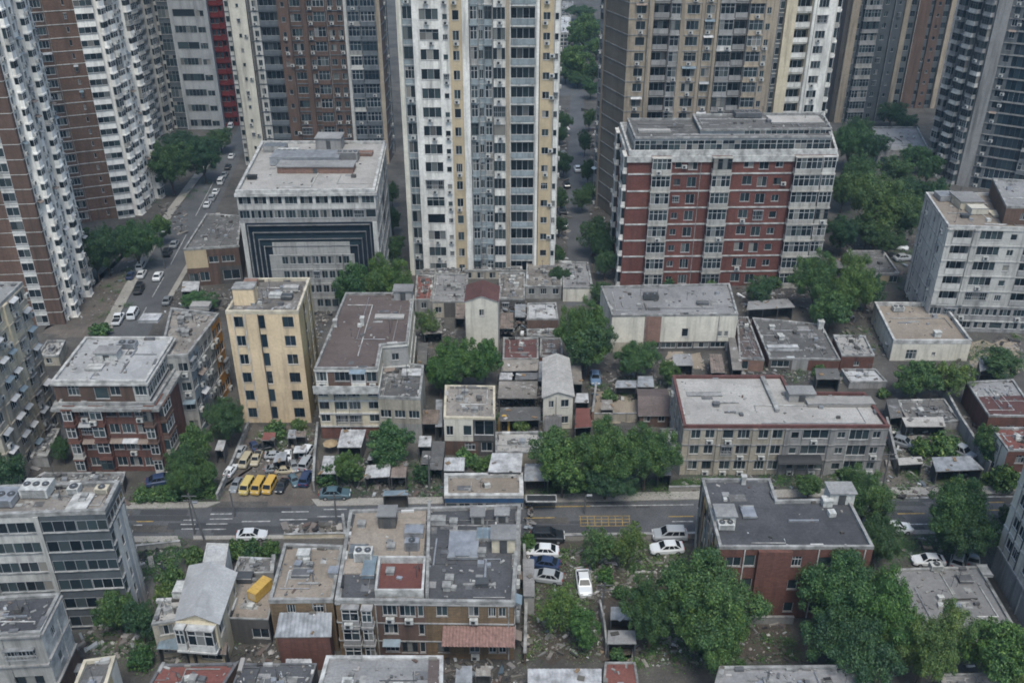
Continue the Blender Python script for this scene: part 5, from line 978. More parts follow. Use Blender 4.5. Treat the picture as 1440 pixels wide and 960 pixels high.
def dash(x0, x1, y0, y1, w, mat):
    a, b_ = at(x0, y0), at(x1, y1); d = b_ - a; c = (a + b_) / 2; n_ = Vector((-d.y, d.x, 0)).normalized() * w / 2
    mk.face([(p.x, p.y, .02) for p in (a - n_, b_ - n_, b_ + n_, a + n_)], mat)
for (x0, x1, y, m_) in ((192, 216, 733, 'painty'), (188, 200, 738, 'paintw'), (296, 326, 722.5, 'paintw'), (396, 434, 719.5, 'paintw'), (455, 488, 716, 'paintw'), (295, 327, 729.5, 'paintw'), (258, 275, 731, 'paintw'), (254, 275, 737, 'paintw'), (255, 280, 743.5, 'paintw'), (290, 320, 736.5, 'paintw'), (340, 380, 733, 'paintw'), (393, 432, 730.5, 'paintw'), (285, 318, 744, 'paintw'), (446, 480, 726, 'paintw'),
                        (738, 830, 712.5, 'painty'), (830, 975, 711, 'paintw'), (736, 780, 728, 'painty'), (940, 975, 726, 'painty'), (945, 975, 733, 'paintw'), (1262, 1300, 722, 'painty'), (1390, 1412, 706, 'painty'), (1382, 1440, 717, 'painty'), (1262, 1440, 737, 'paintw'), (1250, 1440, 700, 'paintw')):
    dash(x0, x1, y, y - (x1 - x0) * .012, .2, m_)
for k in range(4): dash(814 + k * .5, 886, 725.5 + k * 4.6, 725 + k * 4.6, .13, 'painty')
for k in range(8): dash(816 + k * 9.8, 817 + k * 9.8, 726, 739, .1, 'painty')
for (a, c) in (((240, 372), (262, 330)), ((214, 418), (230, 390)), ((275, 304), (300, 256)), ((196, 450), (206, 432))): dash(a[0], c[0], a[1], c[1], .16, 'paintw')
groundmat('patchtar', (.045, .046, .049), (.062, .063, .066), .1)
rp = MB(); rn = random.Random(77); A0, A1 = at(-200, 738), at(1700, 712)
for i in range(46):
    q = A0.lerp(A1, rn.random()); l, w = rn.uniform(.6, 6), rn.uniform(.3, 1.3); oy = rn.uniform(-3.6, 3.4); z = .0135 + i * .0001
    rp.face([(q.x - l, q.y + oy - w / 2, z), (q.x + l, q.y + oy - w / 2 - .04 * l, z), (q.x + l * .95, q.y + oy + w / 2, z), (q.x - l * 1.02, q.y + oy + w / 2 + .03, z)], rn.choice(['patchtar', 'patchtar', 'ground', 'pave' if w < .45 else 'patchtar']))
tag(rp.obj('road_patches'), '', None, None, 'structure')
tag(mk.obj('road_markings'), '', None, None, 'structure')
# ================================================================ DEBRIS (nobody could count it)
JUNK([(600, 440), (660, 480), (608, 520), (585, 470)], 160, 'scrap and broken boards between the brown roof and the middle trees', seed=2, z=0)
JUNK([(704, 470), (742, 470), (742, 424), (704, 424)], 200, 'rubble and scrap on the ruined lots right of the tall red gable', seed=3, z=1.2)
JUNK([(700, 566), (762, 566), (762, 524), (700, 526)], 240, 'grey rubble and sheets between the wide maroon roof and the gable house', seed=4, z=.6)
JUNK([(698, 602), (764, 604), (764, 564), (698, 566)], 160, 'scrap around the orange arch', seed=5)
JUNK([(836, 566), (948, 560), (940, 530), (826, 528)], 150, 'scrap along the tan yard', seed=6)
JUNK([(742, 925), (850, 925), (850, 770), (742, 780)], 420, 'litter and stones on the bare ground right of the weathered block', seed=7, smax=.6)
JUNK([(830, 845), (960, 815), (950, 765), (800, 775)], 330, 'rubble heap behind the parked white cars', seed=8, smax=.7, mat='rubblemat')
JUNK([(985, 930), (1120, 930), (1100, 868), (1010, 868)], 120, 'litter on the dark earth behind the brick block', seed=9, smax=.5)
JUNK([(355, 664), (440, 660), (446, 604), (360, 606)], 260, 'scrap around the parked cars below the yellow block', seed=10, smax=.8)
JUNK([(446, 700), (622, 700), (618, 640), (450, 650)], 300, 'clutter around the tin stalls', seed=11, smax=.8)
JUNK([(1246, 700), (1320, 700), (1300, 600), (1250, 604)], 220, 'rubble on the dirt lot right of the long apartment building', seed=12, smax=.9)
JUNK([(1020, 532), (1230, 540), (1225, 508), (1020, 508)], 240, 'scrap behind the long apartment building', seed=13, smax=.8)
JUNK([(1350, 530), (1440, 520), (1435, 470), (1340, 490)], 140, 'scrap below the pale grey apartment block', seed=14)
JUNK([(190, 800), (240, 800), (252, 765), (190, 765)], 180, 'dark scrap beside the grey offices', seed=15, mat='dark', smax=.8)
JUNK([(400, 750), (486, 748), (486, 738), (400, 740)], 130, 'heap of white bags and scrap on the road edge', seed=16, smax=1.1)
JUNK([(330, 932), (470, 932), (470, 880), (330, 890)], 160, 'broken boards behind the dark ribbed roof', seed=17)
JUNK([(200, 930), (320, 930), (320, 900), (210, 905)], 160, 'scrap in front of the cream gable house', seed=18)
JUNK([(620, 990), (736, 990), (736, 930), (620, 925)], 140, 'clutter in the court in front of the weathered block', seed=19)
JUNK([(850, 430), (860, 440), (1120, 440), (1060, 400), (1040, 405)], 60, 'scrap behind the warehouse', seed=20)
JUNK([(960, 672), (1240, 668), (1240, 684), (960, 690)], 160, 'rubbish along the front of the long apartment building', seed=21, smax=.7)
JUNK([(100, 470), (150, 470), (210, 360), (150, 380)], 70, 'litter on the bare ground by the left street', seed=22, smax=.6)
JUNK([(1350, 940), (1440, 940), (1440, 870), (1420, 850)], 60, 'litter beside the cream block at the right edge', seed=23)
JUNK([(735, 930), (742, 930), (750, 700), (742, 700)], 90, 'boards and pipes along the right wall of the weathered block', seed=24, z=.4)
JUNK([(1180, 350), (1290, 350), (1300, 300), (1190, 310)], 60, 'litter under the right hand park trees', seed=25)
JUNK([(840, 440), (862, 560), (940, 540), (1030, 520), (1030, 500), (880, 500)], 140, 'litter in the yards below the warehouse', seed=26, smax=.7)
JUNK([(232, 440), (330, 440), (330, 405), (250, 405)], 120, 'scrap heaps behind the yellow block', seed=27, smax=.9)
JUNK([(440, 640), (450, 470), (480, 420), (440, 430)], 110, 'rubbish in the alley between the yellow block and the cream apartments', seed=28, smax=.7)
JUNK([(225, 330), (262, 330), (262, 290), (225, 285)], 90, 'scrap heap at the edge of the left park', seed=29, smax=.9)
JUNK([(150, 760), (185, 700), (30, 700), (30, 640)], 60, 'litter along the dark red block', seed=30)
JUNK([(105, 915), (205, 930), (225, 880), (120, 880)], 150, 'scrap in the lane below the grey offices', seed=33, smax=.9)
JUNK([(1180, 500), (1250, 500), (1225, 420), (1190, 430)], 130, 'scrap in the lane left of the square tan roof', seed=34, smax=.8)
JUNK([(1040, 405), (1120, 405), (1110, 440), (1045, 440)], 120, 'scrap under the big hotel trees', seed=35, smax=.8)
JUNK([(880, 935), (1000, 935), (985, 880), (900, 900)], 150, 'litter left of the dark earth yard', seed=36, smax=.6)
JUNK([(1180, 345), (1300, 400), (1290, 340), (1250, 300)], 140, 'litter around the small slate roofed house', seed=37, smax=.8)
JUNK([(1235, 780), (1390, 775), (1390, 752), (1240, 756)], 110, 'litter along the near road edge on the right', seed=38, smax=.6)
JUNK([(1240, 620), (1380, 690), (1400, 600), (1290, 560)], 170, 'scrap in the yards on the right', seed=31, smax=.8)
JUNK([(1120, 440), (1230, 430), (1220, 400), (1110, 410)], 90, 'scrap behind the wide dark tar roof', seed=32)
for i, (pg, n, lb, mt) in enumerate(([[(742, 925), (850, 925), (850, 770), (742, 780)], 2600, 'weeds on the bare ground right of the weathered block', 'leaflight'], [[(830, 845), (960, 815), (950, 765), (800, 775)], 2200, 'weeds around the parked white cars', 'leaf'], [[(985, 930), (1120, 930), (1100, 868), (1010, 868)], 700, 'sparse weeds on the dark earth', 'leaf'], [[(446, 700), (622, 700), (618, 640), (450, 650)], 2200, 'weeds between the tin stalls', 'leaf'],
        [[(1246, 700), (1400, 690), (1360, 600), (1250, 604)], 2600, 'weeds on the dirt lot at the right', 'leaf'], [[(355, 640), (440, 640), (446, 604), (360, 606)], 1300, 'weeds above the parking lot', 'leaf'], [[(698, 602), (764, 604), (764, 520), (698, 520)], 1500, 'weeds in the rubble beside the narrow gable house', 'leaf'], [[(836, 566), (948, 560), (940, 530), (826, 528)], 1000, 'weeds along the tan yard', 'leaflight'],
        [[(960, 672), (1240, 668), (1240, 684), (960, 690)], 2600, 'weeds along the front of the long apartment building', 'leaf'], [[(190, 820), (250, 810), (262, 765), (190, 765)], 1800, 'ground cover beside the grey offices', 'leaf'], [[(120, 460), (180, 440), (240, 330), (170, 370)], 1300, 'weeds by the left street', 'leaf'], [[(1020, 532), (1230, 540), (1225, 508), (1020, 508)], 900, 'weeds behind the long apartment building', 'leaf'], [[(1350, 530), (1440, 520), (1435, 470), (1340, 490)], 1300, 'weeds below the pale grey apartment block', 'leaf'], [[(185, 704), (300, 702), (306, 676), (200, 684)], 2600, 'grass and weeds by the far pavement', 'leaf'], [[(200, 940), (330, 940), (320, 890), (210, 895)], 900, 'weeds in front of the cream gable house', 'leaf'])):
    WEEDS(pg, n, lb, 50 + i, mat=mt)
for i, (pg, n, lb) in enumerate(([[(105, 915), (215, 935), (225, 870), (120, 880)], 1400, 'weeds in the lane below the grey offices'], [[(1180, 500), (1250, 500), (1225, 420), (1190, 430)], 900, 'weeds in the lane left of the square tan roof'], [[(880, 935), (1000, 935), (985, 880), (900, 900)], 1200, 'weeds left of the dark earth yard'], [[(1235, 790), (1390, 785), (1390, 752), (1240, 756)], 2200, 'grass along the near road edge on the right'], [[(745, 700), (940, 694), (935, 678), (745, 684)], 2400, 'grass under the roadside row'], [[(1170, 420), (1290, 420), (1300, 300), (1180, 290)], 3000, 'grass of the right park'], [[(215, 290), (300, 280), (320, 200), (225, 215)], 2600, 'grass of the left park'])):
    WEEDS(pg, n, lb, 80 + i, mat='leaf', hgt=.4)
# ================================================================ ROOF UNITS
BWG = 'scrap units on the big weathered block'
U('BW', 512, 786, 'ac', (2.0, 1.4, 1.3), 'acwhite', 'whitish box unit beside the red roof terrace, nearest its corner'); U('BW', 520, 800, 'slab', (1.4, 3.2, .5), 'bluegrey', 'long blue grey tank left of the red roof terrace')
U('BW', 505, 780, 'slab', (2.0, 1.5, .9), 'slate', 'dark slate box on the left roof of the weathered block'); U('BW', 652, 768, 'slab', (3.4, 4.6, .35), 'metal', 'large flat grey sheet platform on the tar roof of the weathered block')
U('BW', 682, 754, 'skylight', (1.9, 2.0, .5), 'bluegrey', 'small blue grey skylight on the tar roof of the weathered block'); U('BW', 708, 768, 'hut', (2.6, 2.2, 2.0), 'parcream', 'cream stair hut at the right rim of the weathered block')
U('BW', 546, 737, 'hut', (2.0, 1.8, 1.9), 'darkwall', 'dark little stair hut on the tan terrace of the weathered block'); U('BW', 583, 752, 'slab', (2.2, 1.6, .9), 'metal', 'grey metal box at the right end of the tan terrace')
U('BW', 614, 736, 'slab', (2.2, 1.0, .8), 'pargrey', 'grey box against the party wall of the weathered block'); U('BW', 672, 732, 'hut', (1.5, 1.3, 1.2), 'pargrey', 'small grey hut near the back rim of the weathered block')
U('BW', 706, 730, 'hut', (1.5, 1.2, 1.1), 'stone', 'small stone grey hut near the back right corner of the weathered block'); U('BW', 580, 772, 'ac', (1.6, 1.0, 1.3), 'metal', 'pale metal unit just behind the red roof terrace')
U('BW', 651, 783, 'vent', (1.4, .9, .7), 'metal', 'pale vent below the large sheet platform'); U('BW', 678, 822, 'vent', (1.3, .9, .6), 'framed', 'black vent near the front of the tar roof')
scatterU('BW', 8, ('vent', .8, .8, .7, 'pargrey'), 'grey vent box on the tar roof of the weathered block', 'vent boxes on the weathered block', 3)
U('BR', 428, 783, 'vent', (1.3, 1.0, .8), 'acwhite', 'white capped vent at the back of the plain brown roof'); U('BR', 424, 808, 'slab', (2.0, 1.2, .4), 'pardark', 'dark hatch in the middle of the plain brown roof'); U('BR', 470, 808, 'vent', (1.0, 1.0, .8), 'metal', 'metal vent near the right rim of the plain brown roof')
c = empty('storage_container', at(367, 834, BLD['YT'].deck + .02), 'yellow box container standing on the brown terrace roof', 'container', None, math.radians(63)); mb = MB(); mb.bx(-2.7, -.95, .15, 2.7, .95, 2.1, 'yellowpaint'); mb.obj('body', c)
mb = MB()
for k in range(9): mb.bx(-2.5 + k * .6, -.98, .25, -2.3 + k * .6, .98, 2.14, 'yellowpaint')
mb.bx(-2.72, -.6, .5, -2.705, .6, 1.8, 'ochre'); mb.obj('rib', c); mb = MB(); mb.bx(-2.5, -.8, 0, 2.5, .8, .15, 'dark'); mb.obj('base', c); c.scale = (.52, .66, .62)
U('YT', 345, 815, 'slab', (1.8, 1.4, .7), 'framed', 'dark open crate at the back of the brown terrace'); U('CGw', 256, 836, 'slab', (1.3, 1.9, 1.2), 'acwhite', 'white boxy unit between the gable roof and its low wing')
for (x, y, s_, mt, lb) in ((55, 693, (3.0, 2.2, 1.2), 'acwhite', 'cluster unit with pale casing in the middle of the grey office roof'), (106, 692, (1.2, 1.2, .8), 'acwhite', 'small white unit at the back of the grey office roof'), (145, 692, (1.4, 1.0, .7), 'parcream', 'cream unit at the right end of the grey office roof'), (5, 704, (3.2, 2.6, .9), 'metal', 'wide metal unit at the left end of the grey office roof')): U('GO', x, y, 'ac', s_, mt, lb)
U('GO', 113, 708, 'slab', (2.2, 3.0, .25), 'parwhite', 'bright white flat panel on the grey office roof')
U('OF', 446, 240, 'hut', (14, 3.5, 1.2), 'pinkbrick', 'long low pink plant room on the pale office roof', name='plant_room'); U('OF', 432, 228, 'slab', (13, 5, 1.6), 'metal', 'wide grey platform behind the pink plant room')
U('OF', 465, 208, 'hut', (5, 4, 2.4), 'stone', 'grey stair hut at the back of the pale office roof'); U('OF', 490, 226, 'ac', (4, 2.5, 1.8), 'stone', 'dark grey unit right of the pink plant room'); U('OF', 405, 222, 'ac', (4, 3, 1.5), 'acwhite', 'pale box unit left of the pink plant room')
U('OF', 388, 212, 'skylight', (4.4, 2.6, 1.2), 'slate', 'dark glazed hatch at the back left of the pale office roof'); U('OF', 355, 252, 'vent', (1.6, 1.0, .7), 'dark', 'small black vent at the front left of the pale office roof'); U('OF', 510, 218, 'slab', (4, 2, .6), 'pinkbrick', 'pinkish slab near the right rim of the pale office roof'); U('OF', 540, 232, 'tank', (2.6, 2.6, 3), 'acwhite', 'white round tank at the right rim of the pale office roof') if 0 else None
b = BLD['YB']; U('YB', 347, 425, 'chimney', (3.0, 2.2, 2.6), 'yellow', 'yellow chimney stack on the front left of the yellow block', name='chimney_stack'); U('YB', 352, 405, 'slab', (2.0, 2.6, 1.0), 'pinkbrick', 'tiled hatch behind the yellow chimney stack')
for (x, y, w_, mt, lb) in ((388, 418, 1.8, 'acwhite', 'white scrap unit in the middle of the yellow block roof'), (404, 420, 1.6, 'framed', 'black scrap unit on the yellow block roof'), (410, 408, 2.2, 'lightroof', 'pale scrap sheet at the back of the yellow block roof')): U('YB', x, y, 'slab', (w_, 1.3, .6), mt, lb)
U('CB', 510, 457, 'vent', (.5, .7, 1.4), 'acwhite', 'slim white vent pipe on the brown L shaped roof'); U('CB', 472, 459, 'vent', (.5, .7, 1.2), 'parwhite', 'white stub at the left rim of the brown L shaped roof'); U('CB', 548, 447, 'slab', (4.6, 1.4, .3), 'lightroof', 'pale flat scrap sheet on the brown L shaped roof'); U('CB', 568, 418, 'hut', (3.0, 2.4, 1.6), 'stone', 'grey stair hut at the back right corner of the brown roof')
U('CBt', 580, 525, 'slab', (3.2, 2.2, .2), 'tinwhite', 'white sheet on the dark terrace roof')
U('WH', 915, 420, 'ac', (2.6, 1.6, .9), 'framed', 'dark low unit on the rough warehouse roof'); U('WH', 988, 428, 'vent', (2.0, .9, .5), 'pardark', 'dark scrap vent right on the rough warehouse roof')
U('TB', 1262, 437, 'ac', (1.9, 1.3, .9), 'acwhite', 'white unit at the back of the square tan roof'); U('TB', 1317, 473, 'vent', (1.1, .8, 1.0), 'acwhite', 'white vent at the front rim of the square tan roof')
U('LA', 1124, 560, 'hut', (3.6, 2.0, 1.3), 'lightroof', 'pale little plant hut at the middle of the long pale roof'); U('LA', 1180, 567, 'slab', (9.5, 2.0, .5), 'lightroof', 'long low pale skylight slab on the long pale roof'); U('LA', 1082, 556, 'slab', (.6, 9, .5), 'pargrey', 'long upstand dividing the long pale roof'); U('LA', 1007, 571, 'vent', (.8, .6, .6), 'pardark', 'small dark vent on the left half of the long pale roof'); U('LA', 990, 555, 'slab', (5, 1.0, .1), 'stone', 'grey patch board on the left half of the long pale roof')
U('BK', 1018, 730, 'hut', (2.2, 2.0, 1.2), 'acwhite', 'whitish stair hut on the left of the slate black roof'); U('BK', 1020, 742, 'ac', (1.8, 1.2, .8), 'acwhite', 'battered white unit in front of the whitish stair hut'); U('BK', 1179, 702, 'hut', (2.9, 2.0, 1.6), 'acwhite', 'pale plant box at the back right of the slate black roof'); U('BK', 1162, 710, 'vent', (1.1, .9, 1.0), 'acwhite', 'small white vent left of the pale plant box'); U('BK', 1052, 722, 'slab', (1.6, 2.0, .3), 'metal', 'crumpled sheet metal on the slate black roof'); U('BK', 1045, 680, 'vent', (.5, .5, 1.2), 'parwhite', 'white pipe stub at the back of the slate black roof')
U('FR', 1315, 800, 'ac', (1.4, 1.0, .8), 'acwhite', 'white unit at the back of the low flat grey roof'); U('FR', 1356, 816, 'slab', (1.6, 1.2, .4), 'pardark', 'dark heap board on the low flat grey roof'); U('FR', 1384, 805, 'slab', (1.2, 1.8, .4), 'parwhite', 'pale slab at the right rim of the low flat grey roof')
U('RAa', 154, 502, 'hut', (3.0, 2.0, 1.1), 'acwhite', 'white square hut on the pale terrace roof of the dark red block'); U('RAa', 134, 518, 'slab', (2.2, 1.6, .3), 'parwhite', 'white slab at the front left of the pale terrace roof'); U('RAa', 180, 488, 'ac', (2.6, 1.4, .8), 'metal', 'grey unit at the back of the pale terrace roof')
U('RB', 283, 434, 'slab', (3.0, 1.8, .8), 'lightroof', 'pale box at the back of the tan grey long roof'); U('RB', 212, 450, 'slab', (3.0, 2.4, .5), 'tinwhite', 'white crumpled sheet on the left of the tan grey long roof')
scatterU('RB', 5, ('vent', .9, .9, .8, 'pargrey'), 'grey vent box on the tan grey roof of the long weathered block', 'vent boxes on the long weathered block', 8)
U('RHb', 1050, 164, 'ac', (5, 3, 1.0), 'pardark', 'dark wide unit on the top roof of the red hotel'); U('RHb', 1118, 170, 'slab', (10, 5, .3), 'lightroof', 'pale wide patch slab on the top roof of the red hotel'); U('RHa', 920, 186, 'slab', (6, 1.6, .4), 'lightroof', 'pale low slab on the left roof of the red hotel')
U('WA', 1357, 288, 'hut', (4, 5, 1.4), 'parcream', 'cream stair hut on the roof of the pale grey apartment block'); U('WA', 1330, 280, 'slab', (3.4, 3, 1.0), 'metal', 'grey box at the left of the pale grey apartment roof'); U('WA', 1372, 298, 'slab', (3.0, 3.0, 1.1), 'palecream', 'cream low hut beside the cream stair hut'); U('WA', 1356, 306, 'vent', (1.2, 1.0, .6), 'framed', 'small dark vent near the front of the pale grey apartment roof'); U('WA', 1412, 302, 'slab', (5, 3, .3), 'parcream', 'wide cream slab near the front of the pale grey apartment roof')
scatterU('WA', 5, ('tank', 1.5, 1.5, 2.0, 'metal'), 'grey round water tank on the roof of the pale grey apartment block', 'water tanks on the pale grey block', 5)
for bk, lb in (('m2', 'low grey roof beside the tall red gable'), ('m3', 'rubble strewn roof'), ('m4', 'dark patched roof at the central tower foot'), ('m5', 'plain grey roof behind the tall middle tree'), ('r1', 'wide dark tar roof'), ('SC', 'small cream house roof'), ('BE', 'patchy grey hall roof'), ('LM', 'pale grey sheet hall roof')):
    scatterU(bk, 3, ('vent', .8, .7, .7, 'acwhite' if bk in ('m3', 'r1', 'LM') else 'pargrey'), 'small vent box on the ' + lb, 'vent boxes on the ' + lb, len(bk) + ord(bk[-1]))
U('r1', 1153, 462, 'vent', (.9, .9, 1.6), 'acwhite', 'tall white vent stack at the back of the wide dark tar roof'); U('r1', 1100, 492, 'slab', (5.2, 1.2, .7), 'tinwhite', 'long white tin trough at the front of the wide dark tar roof')
# ================================================================ SMALL THINGS
# orange arch
o = empty('arch', at(709, 606), 'orange painted arch standing beside the small cream house', 'arch'); mb = MB(); mb.bx(-.85, -.2, 0, -.5, .2, 2.0, 'yellowpaint'); mb.obj('leg', o); mb = MB(); mb.bx(.5, -.2, 0, .85, .2, 2.0, 'yellowpaint'); mb.obj('leg', o)
mb = MB()
for k in range(8):
    a, c_ = math.pi * k / 8, math.pi * (k + 1) / 8
    for (y0) in (-.2, .2): mb.face([(math.cos(a) * .5, y0, 2 + math.sin(a) * .5), (math.cos(a) * .85, y0, 2 + math.sin(a) * .85), (math.cos(c_) * .85, y0, 2 + math.sin(c_) * .85), (math.cos(c_) * .5, y0, 2 + math.sin(c_) * .5)], 'yellowpaint')
    mb.face([(math.cos(a) * .85, -.2, 2 + math.sin(a) * .85), (math.cos(a) * .85, .2, 2 + math.sin(a) * .85), (math.cos(c_) * .85, .2, 2 + math.sin(c_) * .85), (math.cos(c_) * .85, -.2, 2 + math.sin(c_) * .85)], 'yellowpaint')
mb.obj('arch_top', o)
def POLE(px, py, h, lean, label, arm=0, name='utility_pole', cat='pole', group=None):
    o = empty(name, at(px, py), label, cat, group); mb = MB(); mb.tube([(0, 0, 0), (lean, 0, h)], [.14, .09], 'polemat', 8); mb.obj('pole', o)
    mb = MB()
    if arm: mb.tube([(lean, 0, h - .1), (lean + arm, -.3, h + .3)], .05, 'polemat', 6); mb.box((lean + arm, -.3, h + .28), (.7, .3, .14), 'frameg')
    else:
        for z in (h - .4, h - 1.1): mb.box((lean * z / h, 0, z), (1.8, .1, .1), 'polemat')
    mb.obj('lamp_arm' if arm else 'cross_arm', o); return o
POLE(288, 760, 7.5, -.9, 'dark leaning pole at the near side of the road, left of the white car'); POLE(474, 741, 5.5, .1, 'thin pole rising from the scrap heap on the road edge'); POLE(822, 722, 3.0, .0, 'thin grey post on the road by the yellow hatching', .5, 'street_lamp', 'street lamp'); POLE(274, 750, 5.0, .1, 'slim lamp post beside the dark leaning pole', .8, 'street_lamp', 'street lamp'); POLE(604, 690, 6.0, .1, 'utility pole beside the tin stalls on the far pavement'); POLE(1240, 690, 6.5, -.1, 'utility pole by the dirt lot on the right'); POLE(330, 726, 4.0, 0, 'short post at the mouth of the parking lane', .5, 'street_lamp', 'street lamp'); POLE(232, 378, 8, 0, 'tall lamp post beside the left street', 1.2, 'street_lamp', 'street lamp'); POLE(846, 860, 4.5, .2, 'weathered post at the top of the leaning white fence')
# bus shelter frame on the road, fences and walls
o = empty('bus_shelter', at(761, 718), 'small white rimmed shelter on the road behind the black car', 'bus shelter'); mb = MB(); mb.bx(-1.9, -.6, 2.0, 1.9, .6, 2.1, 'dark'); mb.ring([(-2, -.7), (2, -.7), (2, .7), (-2, .7)], [(-1.9, -.6), (1.9, -.6), (1.9, .6), (-1.9, .6)], 1.98, 2.16, 'parwhite'); mb.obj('roof', o)
for sx in (-1.8, 1.8):
    mb = MB(); mb.bx(sx - .05, .45, 0, sx + .05, .55, 2.0, 'framed'); mb.obj('post', o)
def WALLF(pts, h, mat, label, name='wall', cat='wall', posts=0, t=.22):
    P = [at(x, y) for x, y in pts]; c = sum(P, Vector()) / len(P); o = empty(name, c, label, cat); mb = MB()
    for a, b_ in zip(P, P[1:]):
        d = b_ - a; m_ = (a + b_) / 2 - c; mb.box((m_.x, m_.y, h / 2), (d.length, t, h), mat, math.atan2(d.y, d.x)); mb.box((m_.x, m_.y, h + .04), (d.length, t + .12, .08), 'pargrey', math.atan2(d.y, d.x))
    mb.obj('panel' if posts else 'masonry', o)
    for k in range(posts):
        s_ = k / max(1, posts - 1) * (len(P) - 1); i = min(int(s_), len(P) - 2); q = P[i].lerp(P[i + 1], s_ - i) - c; mb = MB(); mb.bx(q.x - .09, q.y - .09, 0, q.x + .09, q.y + .09, h + .15, 'pargrey'); mb.obj('post', o)
    return o
WALLF([(843, 860), (849, 890), (852, 920)], 1.7, 'parwhite', 'leaning whitish board fence below the white parked sedan', 'fence', 'fence', 4, .1)
WALLF([(442, 690), (444, 650), (448, 606)], 1.6, 'concrete', 'stained wall between the parking lot and the tin stalls'); WALLF([(306, 702), (330, 650), (350, 600)], .9, 'concrete', 'low wall along the trees beside the parking lane')
WALLF([(1258, 660), (1244, 600)], 1.8, 'stone', 'yard wall right of the long apartment building'); WALLF([(1388, 668), (1345, 600), (1322, 556)], 2.2, 'stone', 'long sloping yard wall beside the brick houses on the right'); WALLF([(487, 764), (483, 735)], 1.5, 'parwhite', 'white wall end left of the weathered block'); WALLF([(745, 760), (985, 756)], .8, 'pave', 'low pale wall between the road and the parked cars'); WALLF([(940, 690), (1000, 689)], .7, 'pave', 'low pale kerb wall in front of the long apartment building'); WALLF([(190, 775), (255, 768)], .9, 'concrete', 'broken low wall beside the grey offices')
WALLF([(835, 592), (895, 592)], 1.4, 'dirtycream', 'low front wall of the tan yard'); WALLF([(833, 590), (838, 548)], 1.4, 'pinkbrick', 'brick side wall of the tan yard'); WALLF([(738, 935), (740, 850), (737, 780)], 1.8, 'rust', 'rusty wall along the alley right of the weathered block'); WALLF([(400, 757), (486, 755)], .7, 'parcream', 'pale low barrier behind the plain brown roof'); WALLF([(985, 876), (1115, 876)], 1.0, 'stone', 'broken wall at the back of the dark brick block')
# umbrella
o = empty('parasol', at(466, 636), 'tan market parasol among the tin stalls', 'parasol'); mb = MB(); mb.tube([(0, 0, 0), (0, 0, 2.2)], .04, 'polemat'); mb.obj('pole', o); mb = MB()
for k in range(8):
    a, c_ = k * math.pi / 4, (k + 1) * math.pi / 4; mb.face([(1.5 * math.cos(a), 1.5 * math.sin(a), 1.9), (1.5 * math.cos(c_), 1.5 * math.sin(c_), 1.9), (0, 0, 2.5)], 'canvas')
mb.obj('canopy', o); o.scale = (.75, .75, .85)
# ================================================================ VEHICLES
W_, SIL, BLK, NAVY, YEL, BEI, GRY, RED, TEAL = (.55, .56, .57), (.27, .28, .29), (.015, .016, .018), (.02, .035, .08), (.43, .27, .06), (.33, .285, .2), (.16, .17, .18), (.3, .03, .03), (.06, .1, .12)
g = 'cars parked right of the weathered block'
CAR('suv', 770, 759, 0, BLK, 'black estate car nearest the road, right of the weathered block', g, sc=1.0); CAR('sedan', 762, 779, 176, W_, 'white car with silver bonnet beside the patch of grass', g); CAR('sedan', 765, 796, 167, NAVY, 'dark blue car squeezed above the silver one', g, sc=.92); CAR('sedan', 767, 815, 168, SIL, 'silver car at the end of the row beside the lean-to', g)
CAR('sedan', 821, 824, -88, W_, 'white sedan with its bonnet towards the viewer on bare ground', g); CAR('suv', 941, 757, 180, SIL, 'silver estate car by the road left of the brick block', g, sc=1.02); CAR('sedan', 937, 775, 184, W_, 'white hatchback just below the silver estate car', g)
CAR('sedan', 355, 756, 3, (.45, .46, .47), 'white sedan on the near road edge above the hedge', None, sc=.88)
g = 'yellow vans in the parking lot'
CAR('van', 348, 688, -97, (.43, .33, .11), 'pale yellow van, leftmost of the three yellow vans', g, sc=.76); CAR('van', 364, 688, -97, (.4, .26, .06), 'orange yellow van between the two other yellow vans', g, sc=.76); CAR('van', 380, 687, -97, YEL, 'bright yellow van with red bumper, rightmost of the three', g, sc=.76)
g = 'cars in the parking lot'
CAR('sedan', 333, 684, -97, GRY, 'dark car with pale bonnet left of the yellow vans', g, sc=0.67); CAR('sedan', 397, 686, -97, BLK, 'black car right of the yellow vans', g, sc=0.69); CAR('van', 346, 652, -97, BEI, 'beige van alone behind the yellow vans', g, sc=0.71); CAR('pickup', 361, 648, -90, BEI, 'beige pickup beside the beige van', g, sc=0.67); CAR('sedan', 325, 664, 80, W_, 'white car against the low wall of the parking lane', g, sc=0.67); CAR('suv', 431, 676, 85, NAVY, 'blue car along the stained wall', g, sc=0.80)
CAR('sedan', 387, 643, 5, SIL, 'silver car in the middle of the crowded lot', g, sc=0.67); CAR('sedan', 405, 644, -80, W_, 'white car beside the tarpaulin shelter', g, sc=0.63); CAR('van', 432, 640, 80, W_, 'white van against the stained wall', g, sc=0.76); CAR('van', 431, 655, 80, SIL, 'grey silver van against the stained wall, next to the white van', g, sc=0.76); CAR('sedan', 359, 631, -60, NAVY, 'dark blue car at the top of the parking lot', g, sc=0.63); CAR('sedan', 388, 662, 10, GRY, 'grey car behind the black car', g, sc=0.67)
for (x, y, k, c, yw, lb) in ((402, 664, 'sedan', BEI, 5, 'dusty beige car in the middle of the lot'), (414, 658, 'sedan', GRY, -70, 'grey car near the stained wall'), (375, 631, 'sedan', BLK, 20, 'black car at the back of the crowded lot'), (338, 638, 'sedan', SIL, -97, 'silver car above the beige van'), (414, 678, 'sedan', TEAL, -60, 'teal car near the lot mouth')):
    CAR(k, x, y, yw, c, lb, g, sc=.66)
